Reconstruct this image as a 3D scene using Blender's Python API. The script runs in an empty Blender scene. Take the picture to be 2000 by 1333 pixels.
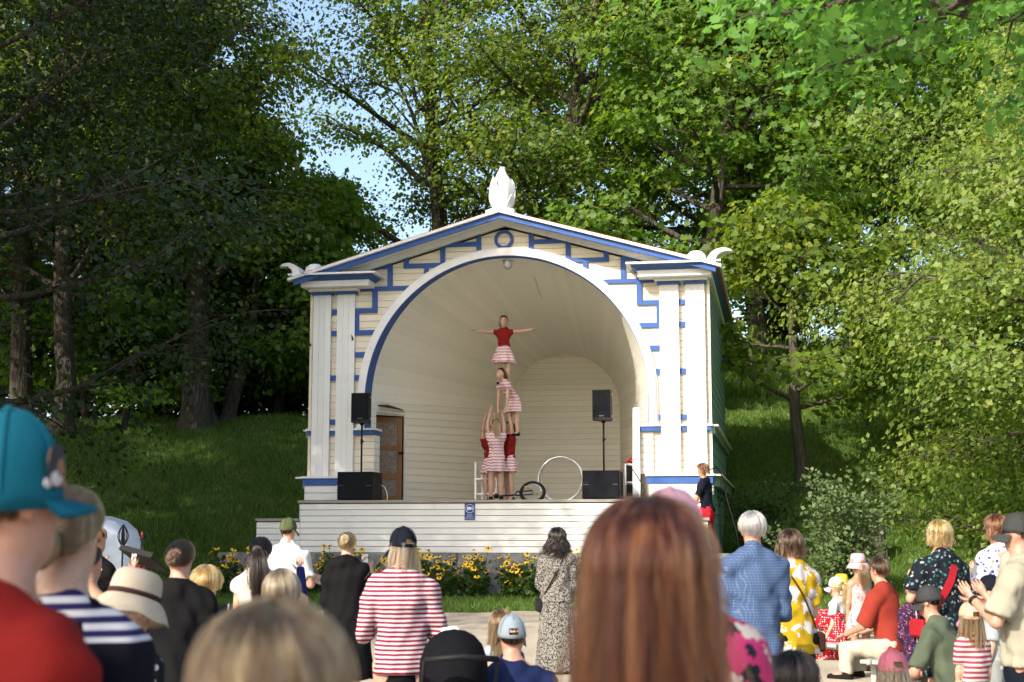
import bpy, math, random
import numpy as np
from mathutils import Vector, Matrix
SC = bpy.context.scene
COL = SC.collection
R = math.radians
# ---------------------------------------------------------------- camera
F_PX, PITCH, EYE = 2800.0, 0.1322, 1.6
cam = bpy.data.cameras.new('camera')
cam.sensor_width = 36.0
cam.lens = F_PX / 2000 * 36
cam.clip_start = 0.05
cam.clip_end = 2000
cam.dof.use_dof = True
cam.dof.focus_distance = 27.0
cam.dof.aperture_fstop = 4.5
camo = bpy.data.objects.new('camera', cam)
COL.objects.link(camo)
camo.location = (0, 0, EYE)
camo.rotation_euler = (math.pi / 2 + PITCH, 0, 0)
SC.camera = camo
# ---------------------------------------------------------------- sky and sun
SUN_AZ, SUN_EL = R(40), R(31)          # sun stands behind the viewer's left shoulder
sd = Vector((-math.sin(SUN_AZ) * math.cos(SUN_EL), -math.cos(SUN_AZ) * math.cos(SUN_EL), math.sin(SUN_EL)))
world = bpy.data.worlds.new('World')
SC.world = world
world.use_nodes = True
wn = world.node_tree
wn.nodes.clear()
sky = wn.nodes.new('ShaderNodeTexSky')
sky.sky_type = 'NISHITA'
sky.sun_disc = False
sky.sun_elevation = SUN_EL
sky.sun_rotation = math.atan2(sd.x, sd.y)
sky.air_density = 1.0
sky.dust_density = 3.0
bg = wn.nodes.new('ShaderNodeBackground')
bg.inputs[1].default_value = 0.15
wo = wn.nodes.new('ShaderNodeOutputWorld')
wn.links.new(sky.outputs[0], bg.inputs[0])
wn.links.new(bg.outputs[0], wo.inputs[0])
sun = bpy.data.lights.new('sun', 'SUN')
sun.energy = 3.2
sun.angle = R(0.53)
sun.color = (1.0, 0.93, 0.80)
suno = bpy.data.objects.new('sun', sun)
COL.objects.link(suno)
suno.rotation_euler = sd.to_track_quat('Z', 'Y').to_euler()
suno.location = (-20, -20, 30)
SC.view_settings.view_transform = 'Standard'
SC.view_settings.look = 'None'
SC.view_settings.exposure = 1.12
SC.view_settings.gamma = 1.0
SC.view_settings.use_curve_mapping = False
SC.cycles.use_denoising = True
SC.cycles.max_bounces = 6
SC.cycles.diffuse_bounces = 5
SC.cycles.use_adaptive_sampling = True
SC.cycles.adaptive_threshold = 0.025
SC.cycles.transparent_max_bounces = 4
SC.cycles.sample_clamp_indirect = 6

# ---------------------------------------------------------------- helpers
def at(px, py, Y):
    """point of the photograph's pixel (2000 px wide) at distance Y"""
    a = (px - 1000) / F_PX
    b = (666.5 - py) / F_PX
    ry = math.cos(PITCH) - b * math.sin(PITCH)
    rz = math.sin(PITCH) + b * math.cos(PITCH)
    t = Y / ry
    return Vector((a * t, Y, EYE + rz * t))

def tag(o, label=None, cat=None, group=None, kind=None):
    if label: o['label'] = label
    if cat: o['category'] = cat
    if group: o['group'] = group
    if kind: o['kind'] = kind
    return o

def empty(name, loc=(0, 0, 0), rz=0.0, label=None, cat=None, group=None):
    o = bpy.data.objects.new(name, None)
    o.empty_display_size = 0.2
    COL.objects.link(o)
    o.location = loc
    o.rotation_euler = (0, 0, rz)
    return tag(o, label, cat, group)

def link(name, me, mat=None, parent=None):
    o = bpy.data.objects.new(name, me)
    COL.objects.link(o)
    if mat is not None and len(me.materials) == 0:
        me.materials.append(mat)
    if parent is not None:
        o.parent = parent
    return o

def np_mesh(name, V, F, smooth=False):
    """V (n,3), F (m,k) array of equal polygons"""
    V = np.asarray(V, dtype=np.float32)
    F = np.asarray(F, dtype=np.int32)
    me = bpy.data.meshes.new(name)
    m, k = F.shape
    me.vertices.add(len(V))
    me.vertices.foreach_set('co', V.ravel())
    me.loops.add(m * k)
    me.loops.foreach_set('vertex_index', F.ravel())
    me.polygons.add(m)
    me.polygons.foreach_set('loop_start', np.arange(0, m * k, k, dtype=np.int32))
    me.polygons.foreach_set('loop_total', np.full(m, k, dtype=np.int32))
    if smooth:
        me.polygons.foreach_set('use_smooth', np.ones(m, dtype=bool))
    me.update(calc_edges=True)
    return me

class MB:
    """collects shapes for ONE mesh"""
    def __init__(s): s.v = []; s.f = []; s.sm = []
    def add(s, vs, fs, smooth=False):
        b = len(s.v)
        s.v += [tuple(v) for v in vs]
        s.f += [tuple(i + b for i in f) for f in fs]
        s.sm += [smooth] * len(fs)
        return s
    def box(s, x0, x1, y0, y1, z0, z1, M=None):
        vs = [Vector((x, y, z)) for x in (x0, x1) for y in (y0, y1) for z in (z0, z1)]
        if M is not None: vs = [M @ v for v in vs]
        return s.add(vs, [(0, 1, 3, 2), (4, 6, 7, 5), (0, 4, 5, 1), (2, 3, 7, 6), (0, 2, 6, 4), (1, 5, 7, 3)])
    def bbox(s, x0, x1, y0, y1, z0, z1, b=0.01, M=None):
        """bevelled box: octagonal in x-z and y-z"""
        vs = []
        for (z, i) in ((z0, b), (z0 + b, 0), (z1 - b, 0), (z1, b)):
            X0, X1, Y0, Y1 = x0 + i, x1 - i, y0 + i, y1 - i
            c = b if i == 0 else b * .6
            vs += [(X0 + c, Y0, z), (X1 - c, Y0, z), (X1, Y0 + c, z), (X1, Y1 - c, z), (X1 - c, Y1, z), (X0 + c, Y1, z), (X0, Y1 - c, z), (X0, Y0 + c, z)]
        vs = [Vector(v) for v in vs]
        if M is not None: vs = [M @ v for v in vs]
        fs = [tuple(range(7, -1, -1)), tuple(range(24, 32))]
        for l in range(3):
            for i in range(8):
                j = (i + 1) % 8
                fs.append((l * 8 + i, l * 8 + j, l * 8 + 8 + j, l * 8 + 8 + i))
        return s.add(vs, fs)
    def prism(s, poly, y0, y1):
        """polygon in x-z (ccw seen from -y), extruded from y0 (front) to y1"""
        n = len(poly)
        vs = [(x, y0, z) for x, z in poly] + [(x, y1, z) for x, z in poly]
        fs = [tuple(range(n)), tuple(range(2 * n - 1, n - 1, -1))]
        fs += [(i, i + n, (i + 1) % n + n, (i + 1) % n) for i in range(n)]
        return s.add(vs, fs)
    def tube(s, pts, rad, n=8, cap=True, smooth=True, flat=None):
        """rad: number or list; flat: (unit vector, factor) squashes along it"""
        P = [Vector(p) for p in pts]
        if not isinstance(rad, (list, tuple)): rad = [rad] * len(P)
        b = len(s.v)
        u = None
        for i, p in enumerate(P):
            t = (P[min(i + 1, len(P) - 1)] - P[max(i - 1, 0)])
            t = t.normalized() if t.length > 1e-9 else Vector((0, 0, 1))
            if u is None:
                u = t.orthogonal().normalized()
            else:
                u = (u - t * u.dot(t))
                u = u.normalized() if u.length > 1e-6 else t.orthogonal().normalized()
            w = t.cross(u)
            for k in range(n):
                a = 2 * math.pi * k / n
                d = (u * math.cos(a) + w * math.sin(a)) * rad[i]
                if flat: d = d + flat[0] * (d.dot(flat[0]) * (flat[1] - 1))
                s.v.append(tuple(p + d))
        fs = []
        for i in range(len(P) - 1):
            for k in range(n):
                j = (k + 1) % n
                fs.append((b + i * n + k, b + i * n + j, b + i * n + n + j, b + i * n + n + k))
        s.sm += [smooth] * len(fs)
        s.f += fs
        if cap:
            e = b + (len(P) - 1) * n
            s.f += [tuple(b + k for k in range(n - 1, -1, -1)), tuple(e + k for k in range(n))]
            s.sm += [False, False]
        return s
    def lathe(s, prof, c=(0, 0, 0), n=24, M=None, smooth=True):
        """prof: (radius, z) pairs, turned about z"""
        vs, fs = [], []
        m = len(prof)
        for (r, z) in prof:
            for k in range(n):
                a = 2 * math.pi * k / n
                vs.append(Vector((c[0] + r * math.cos(a), c[1] + r * math.sin(a), c[2] + z)))
        if M is not None: vs = [M @ v for v in vs]
        for i in range(m - 1):
            for k in range(n):
                j = (k + 1) % n
                fs.append((i * n + k, i * n + j, i * n + n + j, i * n + n + k))
        return s.add(vs, fs, smooth)
    def ball(s, c, r, n=12, m=8, M=None):
        if not isinstance(r, (list, tuple)): r = (r, r, r)
        vs = []
        for i in range(m + 1):
            e = -math.pi / 2 + math.pi * i / m
            for k in range(n):
                a = 2 * math.pi * k / n
                v = Vector((r[0] * math.cos(e) * math.cos(a), r[1] * math.cos(e) * math.sin(a), r[2] * math.sin(e)))
                if M is not None: v = M @ v
                vs.append(v + Vector(c))
        fs = [(i * n + k, i * n + (k + 1) % n, i * n + n + (k + 1) % n, i * n + n + k) for i in range(m) for k in range(n)]
        return s.add(vs, fs, True)
    def mesh(s, name):
        me = bpy.data.meshes.new(name)
        me.from_pydata(s.v, [], s.f)
        me.polygons.foreach_set('use_smooth', s.sm)
        me.update()
        return me
    def build(s, name, mat, parent=None):
        return link(name, s.mesh(name), mat, parent)

def box(name, mat, parent, *a): return MB().box(*a).build(name, mat, parent)

# ---------------------------------------------------------------- materials
def nodes_mat(name):
    m = bpy.data.materials.new(name)
    m.use_nodes = True
    nt = m.node_tree
    b = nt.nodes['Principled BSDF']
    return m, nt, b

def N(nt, typ, **kw):
    n = nt.nodes.new(typ)
    for k, v in kw.items(): setattr(n, k, v)
    return n

def ramp(nt, fac, stops, interp='LINEAR'):
    r = N(nt, 'ShaderNodeValToRGB')
    r.color_ramp.interpolation = interp
    e = r.color_ramp.elements
    while len(e) < len(stops): e.new(0.5)
    for i, (p, c) in enumerate(stops):
        e[i].position = p
        e[i].color = (c[0], c[1], c[2], 1) if len(c) == 3 else c
    nt.links.new(fac, r.inputs[0])
    return r.outputs[0]

def math_n(nt, op, a, b=None, c=None):
    n = N(nt, 'ShaderNodeMath', operation=op)
    for i, x in enumerate((a, b, c)):
        if x is None: continue
        if isinstance(x, (int, float)): n.inputs[i].default_value = x
        else: nt.links.new(x, n.inputs[i])
    return n.outputs[0]

def mixc(nt, fac, a, b, blend='MIX'):
    n = N(nt, 'ShaderNodeMix', data_type='RGBA', blend_type=blend)
    for i, x in ((0, fac), (6, a), (7, b)):
        if isinstance(x, (int, float)): n.inputs[i].default_value = x
        elif isinstance(x, (tuple, list)): n.inputs[i].default_value = (x[0], x[1], x[2], 1)
        else: nt.links.new(x, n.inputs[i])
    return n.outputs[2]

def coords(nt, scale=(1, 1, 1), kind='Object'):
    t = N(nt, 'ShaderNodeTexCoord')
    mp = N(nt, 'ShaderNodeMapping')
    mp.inputs['Scale'].default_value = scale
    nt.links.new(t.outputs[kind], mp.inputs[0])
    return mp.outputs[0]

def noise(nt, vec, scale, detail=4, rough=0.55):
    n = N(nt, 'ShaderNodeTexNoise')
    n.inputs['Scale'].default_value = scale
    n.inputs['Detail'].default_value = detail
    n.inputs['Roughness'].default_value = rough
    nt.links.new(vec, n.inputs['Vector'])
    return n.outputs['Fac']

def voro(nt, vec, scale, out='Distance', rnd=1.0, feature='F1'):
    n = N(nt, 'ShaderNodeTexVoronoi', feature=feature)
    n.inputs['Scale'].default_value = scale
    n.inputs['Randomness'].default_value = rnd
    nt.links.new(vec, n.inputs['Vector'])
    return n.outputs[out]

def bump(nt, b, h, strength=0.3, dist=0.01):
    n = N(nt, 'ShaderNodeBump')
    n.inputs['Strength'].default_value = strength
    n.inputs['Distance'].default_value = dist
    nt.links.new(h, n.inputs['Height'])
    nt.links.new(n.outputs[0], b.inputs['Normal'])

def plain(name, c, rough=0.6, metal=0.0, var=0.12, scale=8.0, spec=0.4, bmp=0.0):
    m, nt, b = nodes_mat(name)
    v = coords(nt)
    f = noise(nt, v, scale)
    lo = [x * (1 - var) for x in c]
    hi = [min(1, x * (1 + var)) for x in c]
    nt.links.new(ramp(nt, f, [(0.3, lo), (0.7, hi)]), b.inputs['Base Color'])
    b.inputs['Roughness'].default_value = rough
    b.inputs['Metallic'].default_value = metal
    b.inputs['Specular IOR Level'].default_value = spec
    if bmp: bump(nt, b, noise(nt, v, scale * 5), bmp)
    return m

def paint(name, c, dirt=(0.35, 0.33, 0.28), amount=0.25, grain=(1.2, 40, 40)):
    """weathered paint on boards: fine grain, a little grime, per-board tone"""
    m, nt, b = nodes_mat(name)
    v = coords(nt)
    g = noise(nt, coords(nt, grain), 3.0, 6, 0.6)
    big = noise(nt, v, 1.7, 6, 0.65)
    oi = N(nt, 'ShaderNodeObjectInfo')
    tone = math_n(nt, 'MULTIPLY_ADD', oi.outputs['Random'], 0.10, 0.92)
    base = mixc(nt, 1.0, c, tone, 'MULTIPLY')
    base = mixc(nt, ramp(nt, g, [(0.42, (0, 0, 0)), (0.75, (.30, .30, .30))]), base, [x * 0.72 for x in c])
    spots = math_n(nt, 'MULTIPLY', ramp(nt, big, [(0.56, (0, 0, 0)), (0.78, (1, 1, 1))]), amount)
    base = mixc(nt, spots, base, dirt)
    flake = math_n(nt, 'GREATER_THAN', noise(nt, coords(nt, (3, 10, 10)), 6.0, 3, 0.5), 0.715)
    base = mixc(nt, math_n(nt, 'MULTIPLY', flake, 0.55), base, (0.23, 0.20, 0.16))
    nt.links.new(base, b.inputs['Base Color'])
    b.inputs['Roughness'].default_value = 0.55
    b.inputs['Specular IOR Level'].default_value = 0.3
    bump(nt, b, g, 0.25, 0.004)
    return m

M = {}
M['white'] = paint('white_paint', (0.80, 0.80, 0.78), amount=.35)
M['whitev'] = paint('white_paint_upright', (0.80, 0.80, 0.78), grain=(40, 40, 1.2))
M['cream'] = paint('cream_paint', (0.83, 0.75, 0.60), amount=0.2)
M['vault'] = paint('pale_cream_paint', (0.92, 0.885, 0.78), amount=0.08)
M['blue'] = paint('blue_paint', (0.035, 0.10, 0.34), dirt=(0.10, 0.16, 0.30), amount=0.3)
M['green'] = paint('green_paint', (0.20, 0.315, 0.26), dirt=(0.09, 0.13, 0.10), amount=0.35, grain=(40, 1.2, 40))
M['joint'] = plain('joint_shadow_board', (0.26, 0.23, 0.18))
M['deck'] = paint('weathered_deck', (0.30, 0.28, 0.25), dirt=(0.14, 0.12, 0.10), amount=0.6)
M['roof'] = plain('red_roof_sheet', (0.30, 0.06, 0.04), 0.5)
M['wood'] = paint('varnished_wood', (0.30, 0.135, 0.045), dirt=(0.12, 0.055, 0.02), amount=0.6, grain=(40, 40, 1.2))
M['panel'] = plain('old_panel', (0.25, 0.19, 0.14), 0.7, var=0.35, scale=20)
M['dark'] = plain('dark_interior', (0.03, 0.022, 0.018))
M['black'] = plain('black_plastic', (0.010, 0.010, 0.012), 0.55, bmp=0.15, scale=60, spec=.2)
M['grille'] = plain('black_grille', (0.010, 0.011, 0.014), 0.75, bmp=0.3, scale=200, spec=.08)
M['steel'] = plain('chrome', (0.62, 0.62, 0.64), 0.22, 1.0, var=0.05)
M['alu'] = plain('dull_aluminium', (0.42, 0.42, 0.44), 0.4, 0.9, var=0.1)
M['whiteplain'] = plain('white_lacquer', (0.76, 0.76, 0.75), 0.4, var=0.06)
M['glass'] = plain('frosted_lamp_glass', (0.36, 0.36, 0.33), 0.2)
# ================================================================ ground
def sstep(a, b, x):
    t = np.clip((x - a) / (b - a), 0, 1)
    return t * t * (3 - 2 * t)

def ground_h(X, Y):
    X = np.asarray(X, dtype=float); Y = np.asarray(Y, dtype=float)
    g = 0.5 * np.clip((Y - 13) / 12, 0, 1) ** 2
    left = 4.15 * sstep(25.5, 40.5, Y)
    right = 4.6 * sstep(25.0, 42.0, Y) + 2.4 * sstep(40.5, 47.0, Y)
    wr = sstep(-4, 6, X)
    hill = left * (1 - wr) + right * wr
    und = 0.12 * np.sin(X * .9 + Y * .35) * np.sin(Y * .8 - X * .3) + 0.05 * np.sin(X * 2.3 + 1) * np.sin(Y * 2.1)
    h = g + hill + und * sstep(24.5, 29, Y)
    lx = (X + 0.128) * 0.98348 - (Y - 26.45) * 0.181; ly = (X + 0.128) * 0.181 + (Y - 26.45) * 0.98348
    inside = (1 - sstep(3.0, 3.6, np.abs(lx))) * sstep(-0.4, 0.3, ly) * (1 - sstep(8.0, 8.6, ly))   # dug in under the bandstand
    return h * (1 - inside) + 0.3 * inside
def gh(x, y): return float(ground_h(x, y))

xs = np.concatenate([[-900, -300, -120, -60], np.arange(-40, -8, 0.5), np.arange(-8, 8, .25), np.arange(8, 40.1, 0.5), [60, 120, 300, 900]])
ys = np.concatenate([[-900, -300, -100, -40], np.arange(-20, 20, 0.5), np.arange(20, 44, .25), np.arange(44, 70.1, .5), [90, 140, 300, 900]])
GX, GY = np.meshgrid(xs, ys)
GZ = ground_h(GX, GY)
nx, ny = len(xs), len(ys)
idx = np.arange(nx * ny).reshape(ny, nx)
Fq = np.stack([idx[:-1, :-1].ravel(), idx[:-1, 1:].ravel(), idx[1:, 1:].ravel(), idx[1:, :-1].ravel()], 1)
me = np_mesh('ground', np.stack([GX.ravel(), GY.ravel(), GZ.ravel()], 1), Fq, True)
m, nt, b = nodes_mat('lawn')
v = coords(nt)
f1 = noise(nt, v, 0.5, 6, 0.6); f2 = noise(nt, v, 9.0, 6, 0.7)
f = math_n(nt, 'ADD', math_n(nt, 'MULTIPLY', f1, 0.55), math_n(nt, 'MULTIPLY', f2, 0.5))
nt.links.new(ramp(nt, f, [(0.34, (0.030, 0.062, 0.011)), (0.52, (0.066, 0.115, 0.022)), (0.70, (0.125, 0.145, 0.042))]), b.inputs['Base Color'])
b.inputs['Roughness'].default_value = 0.9
b.inputs['Specular IOR Level'].default_value = 0.1
bump(nt, b, f2, 0.8, 0.05)
M['lawn'] = m
tag(link('ground', me, m), kind='structure')

# gravel path and forecourt, 4 mm above the ground
def path_far(x): return 22.9 - 3.6 * float(sstep(2.5, 6.0, x)) + 0.10 * math.sin(x * 1.7) + 0.06 * math.sin(x * 4.1 + 1)
pv, pf = [], []
pxs = np.arange(-22, 26.01, 0.25)
prow = 30
for i, x in enumerate(pxs):
    y1 = path_far(x)
    for j in range(prow):
        y = -8 + (y1 + 8) * j / (prow - 1)
        pv.append((x, y, gh(x, y) + 0.012))
for i in range(len(pxs) - 1):
    for j in range(prow - 1):
        a = i * prow + j
        pf.append((a, a + prow, a + prow + 1, a + 1))
me = np_mesh('path', pv, pf, True)
m, nt, b = nodes_mat('gravel_dust')
v = coords(nt)
f1 = noise(nt, v, 0.8, 6, 0.65); f2 = noise(nt, v, 55.0, 4, 0.7)
c1 = ramp(nt, f1, [(0.3, (0.40, 0.335, 0.25)), (0.7, (0.58, 0.50, 0.39))])
c2 = mixc(nt, ramp(nt, f2, [(0.35, (.5, .5, .5)), (0.7, (0, 0, 0))]), c1, (0.20, 0.17, 0.13))
leaf = math_n(nt, 'LESS_THAN', voro(nt, v, 2.6), 0.085)
c3 = mixc(nt, leaf, c2, (0.22, 0.14, 0.05))
nt.links.new(c3, b.inputs['Base Color'])
b.inputs['Roughness'].default_value = 0.9
bump(nt, b, f2, 0.6, 0.01)
tag(link('path', me, m), kind='structure')

# ================================================================ bandstand
BX, BY, YAW = -0.128, 26.45, 0.182
band = empty('bandstand', (BX, BY, 0), -YAW, 'white and blue wooden bandstand with arched shell, pilasters and a low gable', 'bandstand')
cY, sY = math.cos(YAW), math.sin(YAW)
def bw(x, y, z):  # bandstand frame -> world
    return Vector((BX + x * cY + y * sY, BY - x * sY + y * cY, z))
rb = random.Random(4)
M['joint2'] = plain('pale_joint_board', (0.55, 0.51, 0.42))
M['joint3'] = plain('tan_joint_board', (0.42, 0.35, 0.25))
CZ, RO, RI = 4.05, 2.80, 2.67          # arch centre height, ring radii
SL = 0.286                              # gable slope
ZF = 2.16                               # stage floor
def box_b(name, mat, *a): return box(name, M[mat], band, *a)
# --- stone base
xq = -5.1
while xq < 4.05:
    w = min(rb.uniform(0.95, 1.35), 4.1 - xq)
    if 4.1 - (xq + w) < 0.4: w = 4.1 - xq
    MB().bbox(xq + .006, xq + w - .006, -1.10 + rb.uniform(0, .015), -0.4, 0.2, 1.225, .015).build('stone_block', None, band)
    xq += w
m, nt, b = nodes_mat('rough_stone')
v = coords(nt)
f1 = noise(nt, v, 6, 8, 0.7); f2 = noise(nt, v, 30, 4, 0.6)
nt.links.new(ramp(nt, f1, [(0.3, (0.10, 0.10, 0.105)), (0.55, (0.21, 0.21, 0.205)), (0.75, (0.36, 0.34, 0.31))]), b.inputs['Base Color'])
b.inputs['Roughness'].default_value = 0.85
bump(nt, b, f2, 0.6, 0.02)
M['stone'] = m
for o in band.children: o.data.materials.append(m)
box_b('core', 'stone', -3.6, 3.75, -0.38, 7.5, 0.2, 1.2)
# --- stage front boards
nb = 8
z0, z1 = 1.235, 2.105
for i in range(nb):
    a = z0 + (z1 - z0) * i / nb; c = z0 + (z1 - z0) * (i + 1) / nb - 0.012
    dy = rb.uniform(0, .005)
    segs = [(-3.58, 2.75)] if i > 4 else [(-3.575, 2.75)]
    for (xa, xb_) in segs:
        MB().prism([(xa, a), (xb_, a), (xb_, c), (xa, c)], -1.0 - dy, -0.975).build('front_board', M['white'], band)
    if i < 5:
        MB().prism([(-4.38, a), (-3.583, a), (-3.583, c), (-4.38, c)], -1.0 - dy, -0.975).build('front_board', M['white'], band)
        MB().prism([(2.758, a), (3.70, a), (3.70, c), (2.758, c)], -1.0 - dy, -0.975).build('front_board', M['white'], band)
        box_b('end_board', 'white', 3.70, 3.725, -0.998, -0.35, a, c)
        box_b('end_board', 'white', -4.405, -4.38, -0.998, -0.35, a, c)
    if i >= 5:
        box_b('end_board', 'white', 2.752, 2.775, -0.972, -0.27, a, c)
        box_b('end_board', 'white', -3.605, -3.583, -0.972, -0.27, a, c)
box_b('stage_backing', 'joint', -3.57, 2.74, -0.97, -0.93, 1.23, 2.10)
box_b('step_backing', 'joint', -4.37, -3.58, -0.97, -0.4, 1.23, 1.77)
box_b('step_backing', 'joint', 2.76, 3.69, -0.97, -0.4, 1.23, 1.77)
for k in range(5):
    ya = -1.035 + k * 0.155
    box_b('step_plank', 'deck', -4.42, -3.59, ya, ya + .148, 1.79, 1.838)
    box_b('step_plank', 'deck', 2.785, 3.76, ya, ya + .148, 1.79, 1.838)
for k in range(5):
    ya = -1.04 + k * 0.155
    box_b('deck_plank', 'deck', -3.62, 2.78, ya, ya + .148, 2.112, 2.160)
ya = -1.04 + 5 * .155
while ya < 7.6:
    box_b('deck_plank', 'deck', -2.72, 2.72, ya, ya + .29, 2.112, 2.160)
    ya += .298
# --- gable front wall: cream boards round the arch
def rake(x, off): return 7.468 - SL * abs(x) - off      # outer top line of the gable minus off
def arch_x(z, r):
    return r if z <= CZ else (math.sqrt(max(r * r - (z - CZ) ** 2, 0)))
zb = 2.62
bh = 0.128
RM = 2.74
while zb < 7.22:
    zc, zd = zb, zb + bh - 0.008
    if zd < CZ + RM - .002:
        n = 6 if zc > 5.6 else 3
        zs = [zc + (zd - zc) * k / n for k in range(n + 1)]
        for sgn in (-1, 1):
            xi = [arch_x(z, RM) for z in zs]
            xo = [min(3.735, (7.468 - .22 - z) / SL) for z in zs]
            if sgn < 0:
                poly = [(-xo[0], zs[0])] + [(-x, z) for x, z in zip(xi, zs)] + [(-xo[-1], zs[-1])]
            else:
                poly = [(x, z) for x, z in zip(xi[::-1], zs[::-1])] + [(xo[0], zs[0]), (xo[-1], zs[-1])]
            MB().prism(poly, rb.uniform(0, .003), .022).build('wall_board', M['cream'], band)
    else:
        xo0, xo1 = (7.468 - .22 - zc) / SL, max((7.468 - .22 - zd) / SL, .02)
        zlow = zc
        if zc < CZ + RM:      # straddles the crown of the arch
            zlow = zc
            k = 12
            th = [math.radians(90 + 25 * (1 - 2 * j / k)) for j in range(k + 1)]
            half = math.sqrt(RM ** 2 - (zc - CZ) ** 2)
            arc = [(-half + 2 * half * j / k) for j in range(k + 1)]
            poly = [(-xo0, zc)] + [(x, CZ + math.sqrt(RM ** 2 - x * x)) for x in arc] + [(xo0, zc), (xo1, zd), (-xo1, zd)]
        else:
            poly = [(-xo0, zc), (xo0, zc), (xo1, zd), (-xo1, zd)]
        MB().prism(poly, rb.uniform(0, .003), .022).build('wall_board', M['cream'], band)
    zb += bh
# backing behind the boards, with the arch cut out
poly = [(-3.72, 2.3), (-2.69, 2.3)] + [(-2.72 * math.cos(math.pi * k / 40), CZ + 2.72 * math.sin(math.pi * k / 40)) for k in range(41)] + [(2.69, 2.3), (3.72, 2.3), (3.72, 6.18), (0, 7.24), (-3.72, 6.18)]
bk = MB()
half = len(poly)
vs = [(x, .026, z) for x, z in poly] + [(x, .06, z) for x, z in poly]
L = poly
quads = []
arc = L[2:43]
topo = [( -3.72 + 7.44 * k / 40) for k in range(41)]
vv = []
for (x, z), tx in zip(arc, topo):
    vv += [(x, .026, z), (tx, .026, rake(tx, .24))]
for k in range(40):
    quads.append((2 * k, 2 * k + 2, 2 * k + 3, 2 * k + 1))
bk.add(vv, quads)
bk.add([(-3.72, .026, 2.3), (-2.72, .026, 2.3), (-2.72, .026, CZ), (-3.72, .026, rake(3.72, .24))], [(0, 1, 2, 3)])
bk.add([(3.72, .026, 2.3), (2.72, .026, 2.3), (2.72, .026, CZ), (3.72, .026, rake(3.72, .24))], [(3, 2, 1, 0)])
bk.build('wall_backing', M['joint3'], band)
# --- arch ring (white face, straight legs) and blue reveal
def arch_strip(r0, r1, y0, y1, zleg, n=56):
    mb = MB()
    pts = [(-1, zleg)] + [None] * (n + 1) + [(1, zleg)]
    ring = []
    for k in range(n + 3):
        if k == 0: a, zz = -1, zleg; cs, sn = -1, None
        if k == 0: P = [(-r0, zleg), (-r1, zleg)]
        elif k == n + 2: P = [(r0, zleg), (r1, zleg)]
        else:
            t = math.pi * (k - 1) / n
            P = [(-r0 * math.cos(t), CZ + r0 * math.sin(t)), (-r1 * math.cos(t), CZ + r1 * math.sin(t))]
        ring.append(P)
    vs, fs = [], []
    for P in ring:
        for (x, z) in P: vs += [(x, y0, z), (x, y1, z)]
    for k in range(n + 2):
        b = k * 4
        c = b + 4
        fs += [(b, b + 2, c + 2, c), (b + 1, c + 1, c + 3, b + 3), (b, c, c + 1, b + 1), (b + 2, b + 3, c + 3, c + 2)]
    fs += [(0, 1, 3, 2), ((n + 2) * 4, (n + 2) * 4 + 2, (n + 2) * 4 + 3, (n + 2) * 4 + 1)]
    mb.add(vs, fs, False)
    return mb
arch_strip(RI, RO, -0.10, -0.002, 3.525).build('arch_trim', M['white'], band)
arch_strip(RO + .003, RO + .03, -0.055, -0.002, 3.525).build('arch_bead', M['white'], band)
rv = arch_strip(RI - .012, RI - .001, -0.095, 0.33, 3.525)
rv.v = [(x, y if y < 0 else .33 - .22 * max(0, min((z - CZ) / RI, 1)) ** 2, z) for x, y, z in rv.v]     # the reveal gets shallower towards the crown
rv.build('arch_reveal', M['blue'], band)
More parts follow.
